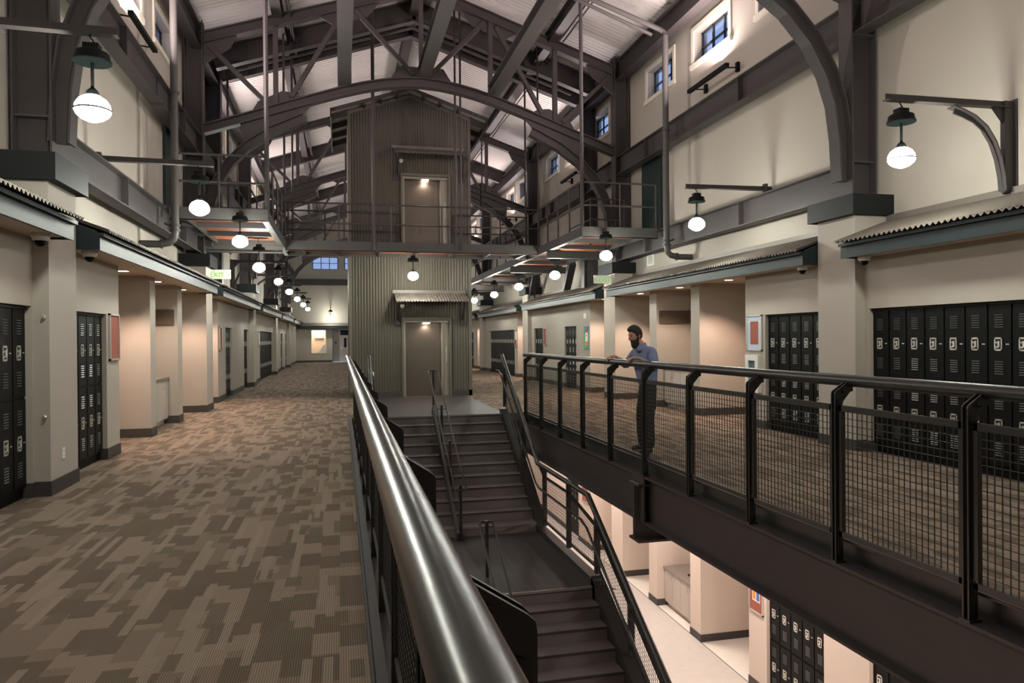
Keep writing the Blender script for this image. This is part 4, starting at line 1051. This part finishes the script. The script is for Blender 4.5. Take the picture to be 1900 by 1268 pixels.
o = board(1, 11.22, 11.66, z + 1.36, z + 2.15, 'downstairs red corkboard with two printed sheets', papers=((11.32, 11.56, z + 1.56, z + 1.75, 'paper'), (11.32, 11.56, z + 1.80, z + 2.0, 'paper'), (11.335, 11.43, z + 1.58, z + 1.73, 'p_bl'), (11.45, 11.545, z + 1.58, z + 1.73, 'p_or'), (11.335, 11.39, z + 1.82, z + 1.98, 'p_dk'), (11.41, 11.46, z + 1.82, z + 1.98, 'p_dk'), (11.48, 11.54, z + 1.86, z + 1.98, 'p_pk')))
board(1, 20.35, 20.9, z + 1.3, z + 2.0, 'downstairs red board seen beyond the stair guard')
# colourful poster
t = thing('poster', (SX(1, DW), 20.4, 1.3), 'colourful framed poster with a white centre sheet at the recess corner', 'poster')
def sheet(ya, yb, za, zb, mm, k, nm='printed_shape'): return MB().box(SX(1, DW - .0), SX(1, DW - .012 - .002 * k), ya, yb, za, zb).build(nm, mm, t)
sheet(20.22, 20.66, 1.27, 1.95, 'p_tl', 0, 'backing'); sheet(20.24, 20.40, 1.80, 1.93, 'p_bl', 1); sheet(20.44, 20.64, 1.29, 1.42, 'p_gr', 1); sheet(20.28, 20.56, 1.38, 1.52, 'p_or', 2); sheet(20.28, 20.52, 1.74, 1.85, 'p_rd', 2); sheet(20.54, 20.64, 1.5, 1.72, 'p_gr', 1)
sheet(20.30, 20.50, 1.50, 1.76, 'paper', 3, 'centre_sheet'); txt('lettering', 'A', .13, (SX(1, DW - .020), 20.40, 1.68), (PI / 2, 0, -PI / 2), 'p_dk', t)
o = MB().box(SX(1, DW), SX(1, DW - .05), 20.45, 20.55, 2.18, 2.34).build('strobe', 'white'); tag(o, 'small white alarm strobe high above the colourful poster', 'strobe')
# extinguisher cabinet
y0, y1, z0, z1 = 11.25, 11.66, .62, 1.28
t = thing('extinguisher_cabinet', (SX(1, DW), (y0 + y1) / 2, z0), 'white fire extinguisher cabinet with a glass window below the chevron board', 'cabinet')
m = MB(); a, b = SX(1, DW), SX(1, DW - .07)
m.box(a, b, y0, y0 + .10, z0, z1); m.box(a, b, y1 - .10, y1, z0, z1); m.box(a, b, y0 + .10, y1 - .10, z0, z0 + .09); m.box(a, b, y0 + .10, y1 - .10, z1 - .10, z1); m.build('door_frame', 'white', t)
MB().box(SX(1, DW - .002), SX(1, DW - .006), y0 + .1, y1 - .1, z0 + .09, z1 - .1).build('back', 'lam', t)
MB().box(SX(1, DW - .060), SX(1, DW - .063), y0 + .1, y1 - .1, z0 + .09, z1 - .1).build('pane', 'pane', t)
m = MB(); m.box(SX(1, DW - .07), SX(1, DW - .085), y1 - .06, y1 - .04, z0 + .30, z0 + .36); m.build('handle', 'chrome', t)
e = thing('fire_extinguisher', (SX(1, DW - .03), 11.44, z0 + .09), 'small red fire extinguisher inside the white wall cabinet', 'extinguisher')
m = MB(); m.lathe((SX(1, DW - .033), 11.44, z0 + .092), [(.02, 0), (.025, .01), (.025, .19), (.015, .22), (.01, .23)], 14); m.build('bottle', 'red', e, True)
m = MB(); m.box(SX(1, DW - .045), SX(1, DW - .02), 11.41, 11.47, z0 + .32, z0 + .345); m.tube([(SX(1, DW - .03), 11.44, z0 + .31), (SX(1, DW - .03), 11.44, z0 + .35)], .012, 8); m.build('valve', 'black', e)
# cabinets with counters in the niches
def niche(s, ya, yb, z, label, label2, hole=False):
    t = thing('base_cabinet', (SX(s, 5.6), (ya + yb) / 2, z), label, 'cabinet', 'niche cabinets')
    m = MB(); m.box(SX(s, 5.30), SX(s, 5.94), ya + .02, yb - .02, z + .10, z + .87); m.box(SX(s, 5.36), SX(s, 5.9), ya + .02, yb - .02, z, z + .10); m.build('body', 'lam', t)
    n = 4; w_ = (yb - ya - .06) / n
    for k in range(n):
        q = ya + .03 + w_ * k; d = MB().box(SX(s, 5.28), SX(s, 5.30), q + .004, q + w_ - .004, z + .12, z + .86).build('door', 'lam', t)
        hy = q + (w_ - .05 if k % 2 == 0 else .05); MB().bar((SX(s, 5.26), hy, z + .68), (SX(s, 5.26), hy, z + .80), .012, .012).build('handle', 'chrome', d)
    c = MB().box(SX(s, 5.25), SX(s, 5.948), ya + .012, yb - .012, z + .87, z + .91).build('countertop', 'counter', t)
    if hole: 
        m = MB(); m.lathe((SX(s, 5.60), (ya + yb) / 2 + .02, z + .91), [(.12, 0), (.12, .006), (.10, .006), (.10, .001)], 18); m.build('grommet', 'dark', t)
    m = MB(); m.box(SX(s, 5.95), SX(s, 6.0), ya, yb, z + .001, z + 2.69); o = m.build('wall_niche', 'wall'); struct(o)
    o = MB().prism([(SX(s, 5.90), ya + .02), (SX(s, 5.948), ya + .02), (SX(s, 5.948), yb - .004), (SX(s, 5.16), yb - .004), (SX(s, 5.16), yb - .03), (SX(s, 5.90), yb - .03)], 'Z', z + 1.92, z + 2.22).build('back_panel', 'wood'); tag(o, label2, 'panel')
niche(-1, 13.54, 15.28, 0, 'grey laminate base cabinet in the recess of the left-hand wall', 'dark brown strip panel high in the left-hand counter recess')
niche(1, 13.84, 15.53, 0, 'grey laminate base cabinet in the right-hand recess behind the man', 'dark brown strip panel high in the right-hand counter recess')
niche(1, 13.95, 15.60, ZL, 'downstairs grey laminate base cabinet with a dark sink hole', 'dark brown strip panel high in the downstairs counter recess', True)
# outlets, knobs, grille
yp = FR[0] + PILY[-1]
t = thing('wall_outlet', (SX(-1, 4.945), yp - .05, .35), 'white wall outlet low on the nearest left-hand pilaster', 'outlet')
MB().box(SX(-1, 4.945), SX(-1, 4.938), yp - .085, yp - .015, .34, .455).build('plate', 'white', t)
m = MB(); m.box(SX(-1, 4.938), SX(-1, 4.937), yp - .062, yp - .038, .36, .385); m.box(SX(-1, 4.938), SX(-1, 4.937), yp - .062, yp - .038, .41, .435); m.build('sockets', 'lam', t)
for zz, l in ((1.86, 'upper'), (.83, 'lower')):
    m = MB(); m.tube([(SX(-1, 4.99), yp - .40, zz), (SX(-1, 4.99), yp - .425, zz), (SX(-1, 4.99), yp - .45, zz)], [.012, .02, .014], 10)
    tag(m.build('door_stop', 'chrome'), '%s small metal stop button on the nearest left-hand pilaster' % l, 'stop')
t = thing('vent_grille', (SX(1, DU), 16.75, 3.2), 'pale vent grille on the upper right-hand wall above the canopy', 'vent')
m = MB(); a, b = SX(1, DU), SX(1, DU - .02)
m.box(a, b, 16.52, 16.56, 3.38, 3.84); m.box(a, b, 16.86, 16.90, 3.38, 3.84); m.box(a, b, 16.56, 16.86, 3.38, 3.42); m.box(a, b, 16.56, 16.86, 3.80, 3.84); m.build('frame', 'white', t)
m = MB()
for k in range(12): m.box(SX(1, DU - .003), SX(1, DU - .014), 16.56, 16.86, 3.425 + .031 * k, 3.443 + .031 * k)
m.build('slat', 'alu', t)

# lower storey ceiling fixtures; the left row is added to light stairs and edge beam
for i, y in enumerate((6.5, 10.5, 14.5, 18.7, 23.0, 28.0)):
    for x in (6.2, -2.2):
        t = thing('ceiling_fixture', (x, y, -.86), 'unseen flush ceiling light of the lower storey, %s-hand row under the deck, %s' % ('right' if x > 0 else 'left', ORD[i]), 'ceiling light', 'lower ceiling lights')
        MB().box(x - .3, x + .3, y - .6, y + .6, -.90, -.861).build('housing', 'white', t)
        area('fixture_light', (x, y, -.905), .55, 1.15, LOWER_W * (1 if x > 0 else 2.2), (1, .86, .79), (0, 0, 0), t)

# ================================================================== THE MAN
def skin(name, nodes, edges, m, root, sub=2, extra=None):
    """nodes: {key:(pos, rx, ry)}; grows one continuous surface"""
    keys = list(nodes); me = bpy.data.meshes.new(name)
    b = Vector(root['_loc'])
    me.from_pydata([tuple(Vector(nodes[k][0]) - b) for k in keys], [(keys.index(p), keys.index(q)) for p, q in edges], [])
    o = bpy.data.objects.new(name, me); C.objects.link(o)
    md = o.modifiers.new('skin', 'SKIN'); md.use_smooth_shade = True
    for i, k in enumerate(keys):
        v = me.skin_vertices[0].data[i]; v.radius = (nodes[k][1], nodes[k][2] if len(nodes[k]) > 2 else nodes[k][1]); v.use_root = (i == 0)
    o.modifiers.new('sub', 'SUBSURF').levels = sub
    dg = bpy.context.evaluated_depsgraph_get(); dg.update()
    nm = bpy.data.meshes.new_from_object(o.evaluated_get(dg))
    o.modifiers.clear(); o.data = nm
    if extra: 
        bm = bmesh.new(); bm.from_mesh(nm); extra(bm, b); bm.to_mesh(nm); bm.free()
    nm.materials.clear(); nm.materials.append(M[m])
    nm.polygons.foreach_set('use_smooth', [True] * len(nm.polygons))
    o.parent = root; o['_loc'] = list(root['_loc'])
    return o
man = thing('person', (4.14, 9.42, 0), 'bearded dark-haired man in a blue shirt and dark trousers leaning on the right-hand guard rail', 'person')
J = dict(pel=(4.17, 9.42, .95), wst=(4.17, 9.42, 1.10), chs=(4.13, 9.42, 1.29), nkb=(4.085, 9.42, 1.46), nk=(4.045, 9.42, 1.53), hd=(4.01, 9.42, 1.60),
         lsh=(4.15, 9.235, 1.405), lel=(4.17, 9.13, 1.16), lwr=(3.975, 9.245, 1.315), rsh=(4.08, 9.60, 1.405), rel=(4.02, 9.86, 1.19), rwr=(3.965, 10.06, 1.315),
         lhp=(4.17, 9.33, .90), lkn=(4.13, 9.30, .49), lan=(4.14, 9.27, .09), rhp=(4.17, 9.51, .90), rkn=(4.12, 9.56, .49), ran=(4.17, 9.62, .09))
HC = Vector((3.985, 9.415, 1.635)); yaw_h = math.radians(6); pit = math.radians(18)
# local head frame: f forward (towards -X, a little to the camera), l to his left (towards the camera), u up
Fv = Vector((-math.cos(yaw_h) * math.cos(pit), -math.sin(yaw_h) * math.cos(pit), -math.sin(pit))).normalized()
Lv = Vector((0, 0, 1)).cross(Fv).normalized(); Uv = Fv.cross(Lv).normalized()
def blob(bm, b, c, rad, fn=None, seg=20, ring=14):
    r = bmesh.ops.create_uvsphere(bm, u_segments=seg, v_segments=ring, radius=1)
    for v in r['verts']:
        p = v.co.copy()
        q = Vector((p.x * rad[0], p.y * rad[1], p.z * rad[2]))
        if fn: q = fn(p, q)
        v.co = HC + Fv * (c[0] + q.x) + Lv * (c[1] + q.y) + Uv * (c[2] + q.z) - b
def head_shape(p, q):
    if p.z < -.1: q.y *= 1 - .28 * min(1, -p.z - .1); q.x = q.x * (1 - .10 * (-p.z)) + .012 * (-p.z)
    if p.x > .55 and abs(p.y) < .22 and -.42 < p.z < .12: q.x += .020 * (1 - abs(p.y) / .22) * (1 - abs(p.z + .2) / .35) * 1.3
    if p.x > .5 and .10 < p.z < .32 and abs(p.y) > .15: q.x -= .004
    if p.x > .6 and .3 < p.z < .45: q.x += .004
    return q
def add_head(bm, b):
    blob(bm, b, (0, 0, 0), (.098, .076, .120), head_shape, 28, 20)
    for k in (-1, 1):
        blob(bm, b, (-.012, k * .077, -.008), (.020, .008, .032), None, 10, 8)
    blob(bm, b, (.102, 0, -.030), (.018, .014, .013), None, 10, 8)
    blob(bm, b, (.094, 0, -.004), (.011, .009, .026), None, 8, 8)
nodes = {k: (J[k],) + r for k, r in dict(pel=(.10, .09), wst=(.095, .085), chs=(.085, .08), nkb=(.062,), nk=(.055,), hd=(.05,), lsh=(.038,), lel=(.034,), lwr=(.026, .024), rsh=(.038,), rel=(.034,), rwr=(.026, .024),
         lhp=(.07,), lkn=(.055,), lan=(.038,), rhp=(.07,), rkn=(.055,), ran=(.038,)).items()}
eds = [('pel', 'wst'), ('wst', 'chs'), ('chs', 'nkb'), ('nkb', 'nk'), ('nk', 'hd'), ('chs', 'lsh'), ('lsh', 'lel'), ('lel', 'lwr'), ('chs', 'rsh'), ('rsh', 'rel'), ('rel', 'rwr'), ('pel', 'lhp'), ('lhp', 'lkn'), ('lkn', 'lan'), ('pel', 'rhp'), ('rhp', 'rkn'), ('rkn', 'ran')]
for pfx, wy, dr in (('l', 9.27, 1), ('r', 10.09, -1)):
    wr = J[pfx + 'wr']
    nodes[pfx + 'pm'] = ((3.915, wy, 1.325), .022, .036); eds.append((pfx + 'wr', pfx + 'pm'))
    for i, (dy, ln) in enumerate(((.034, .94), (.012, 1.0), (-.011, .97), (-.032, .85))):
        y = wy + dr * dy; a = [(3.885, y, 1.322), (3.885 - .040 * ln, y, 1.314), (3.87 - .062 * ln, y, 1.283), (3.87 - .066 * ln, y + .002, 1.25)]
        pk = pfx + 'pm'
        for j, p in enumerate(a):
            k = '%sf%d%d' % (pfx, i, j); nodes[k] = (p, .0098 - .0008 * j); eds.append((pk, k)); pk = k
    a = [(3.925, wy + dr * .045, 1.315), (3.90, wy + dr * .066, 1.306), (3.872, wy + dr * .078, 1.304)]; pk = pfx + 'pm'
    for j, p in enumerate(a):
        k = '%st%d' % (pfx, j); nodes[k] = (p, .0115 - .001 * j); eds.append((pk, k)); pk = k
skin('body', nodes, eds, 'skin', man, 2, add_head)
sh = {k: (J[k],) + r for k, r in dict(wst=(.146, .138), chs=(.162, .155), nkb=(.085, .08), lsh=(.082, .08), lel=(.062, .06), rsh=(.082, .08), rel=(.062, .06)).items()}
sh['hem'] = ((4.165, 9.42, .935), .142, .136); sh['lw'] = ((3.995, 9.235, 1.305), .037); sh['rw'] = ((3.975, 10.03, 1.300), .037)
sh['bk'] = ((4.16, 9.40, 1.40), .11, .10)
skin('shirt', sh, [('wst', 'hem'), ('wst', 'chs'), ('chs', 'bk'), ('bk', 'nkb'), ('chs', 'lsh'), ('lsh', 'lel'), ('lel', 'lw'), ('chs', 'rsh'), ('rsh', 'rel'), ('rel', 'rw')], 'shirt', man)
m = MB()
for i in range(14):
    a0, a1 = 2 * PI * i / 14, 2 * PI * (i + 1) / 14
    P = lambda a, r, z: (4.065 + r * math.cos(a), 9.42 + r * .95 * math.sin(a), z + .018 * math.cos(a))
    m.add([P(a0, .094, 1.425), P(a1, .094, 1.425), P(a1, .072, 1.51), P(a0, .072, 1.51)], [(0, 1, 2, 3)])
    m.add([P(a0, .100, 1.445), P(a1, .100, 1.445), P(a1, .0735, 1.511), P(a0, .0735, 1.511)], [(0, 1, 2, 3)])
m.build('collar', 'shirt', man, True)
tr = {'pel': ((4.17, 9.42, .93), .135, .128), 'lhp': ((4.165, 9.335, .82), .102), 'rhp': ((4.165, 9.505, .82), .102), 'lk': (J['lkn'], .078), 'rk': (J['rkn'], .078), 'la': ((4.14, 9.27, .06), .066), 'ra': ((4.17, 9.62, .06), .066), 'top': ((4.17, 9.42, 1.06), .126, .118)}
skin('trousers', tr, [('pel', 'top'), ('pel', 'lhp'), ('pel', 'rhp'), ('lhp', 'lk'), ('rhp', 'rk'), ('lk', 'la'), ('rk', 'ra')], 'trousers', man)
for y, x in ((9.265, 4.16), (9.625, 4.19)):
    s_ = {'h': ((x, y, .045), .042, .042), 'm': ((x - .10, y - .006, .045), .046, .040), 't': ((x - .19, y - .012, .034), .040, .030)}
    skin('shoe', s_, [('h', 'm'), ('m', 't')], 'shoe', man)
def shape_obj(name, fn, mt):
    me = bpy.data.meshes.new(name); bm = bmesh.new(); fn(bm, Vector(man['_loc'])); bm.to_mesh(me); bm.free()
    me.materials.append(M[mt]); me.polygons.foreach_set('use_smooth', [True] * len(me.polygons))
    o = bpy.data.objects.new(name, me); C.objects.link(o); o.parent = man; o['_loc'] = list(man['_loc']); return o
def sstep(t): t = max(0.0, min(1.0, t)); return t * t * (3 - 2 * t)
def lerp(x, xs, ys):
    if x <= xs[0]: return ys[0]
    for i in range(len(xs) - 1):
        if x <= xs[i + 1]: return ys[i] + (ys[i + 1] - ys[i]) * (x - xs[i]) / (xs[i + 1] - xs[i])
    return ys[-1]
def shell(bm, b, mask, push):
    """a thick skin of hair grown out of the head surface where mask > 0"""
    r = bmesh.ops.create_uvsphere(bm, u_segments=56, v_segments=40, radius=1); keep = {}
    for v in r['verts']:
        q0 = v.co.copy(); q = head_shape(q0, Vector((q0.x * .098, q0.y * .076, q0.z * .120)))
        mk = mask(q0); keep[v] = mk; d = push(q0); n = Vector((q0.x / .098, q0.y / .076, q0.z / .120)).normalized()
        q = q - n * .004 + (n * d[0] + Vector((d[1], 0, d[2]))) * mk
        v.co = HC + Fv * q.x + Lv * q.y + Uv * q.z - b
    bmesh.ops.delete(bm, geom=[f for f in bm.faces if max(keep[v] for v in f.verts) <= .001], context='FACES')
def hair_mask(p):
    thr = lerp(p.x, (-.6, -.30, -.12, .18, .30, .62, 1), (-.62, -.50, -.30, -.30, .18, .52, .60))
    return sstep((p.z - thr) / .16)
def hair_push(p): return (.013 + .016 * max(0, p.z) + .008 * sstep((p.x - .1) / .5) * sstep((p.z - .45) / .3), .002 * sstep((p.x - .2) / .5), .004 * max(0, p.z))
def beard_mask(p):
    zt = lerp(p.x, (-.15, .05, .25, .60, .80, 1), (-.02, -.02, -.28, -.44, -.34, -.34))
    lip = 1 - .9 * sstep(1 - abs(p.z + .52) / .07) * sstep(1 - abs(p.y) / .30) * (1 if p.x > .5 else 0)
    return sstep((zt - p.z) / .12) * sstep((p.x + .16) / .16) * lip
def beard_push(p): return (.011 + .012 * sstep(-p.z - .3), .030 * sstep((-p.z - .45) / .4) * sstep((p.x + .1) / .3), -.050 * sstep((-p.z - .40) / .5))
shape_obj('hair', lambda bm, b: shell(bm, b, hair_mask, hair_push), 'hair')
shape_obj('beard', lambda bm, b: shell(bm, b, beard_mask, beard_push), 'hair')
shape_obj('eyebrows', lambda bm, b: [blob(bm, b, (.082, k * .032, .030), (.009, .019, .0045), None, 10, 6) for k in (-1, 1)], 'hair')
shape_obj('eyes', lambda bm, b: [blob(bm, b, (.080, k * .031, .010), (.012, .013, .007), None, 10, 8) for k in (-1, 1)], 'hair')

# clean helper properties
for o in bpy.data.objects:
    if '_loc' in o: del o['_loc']
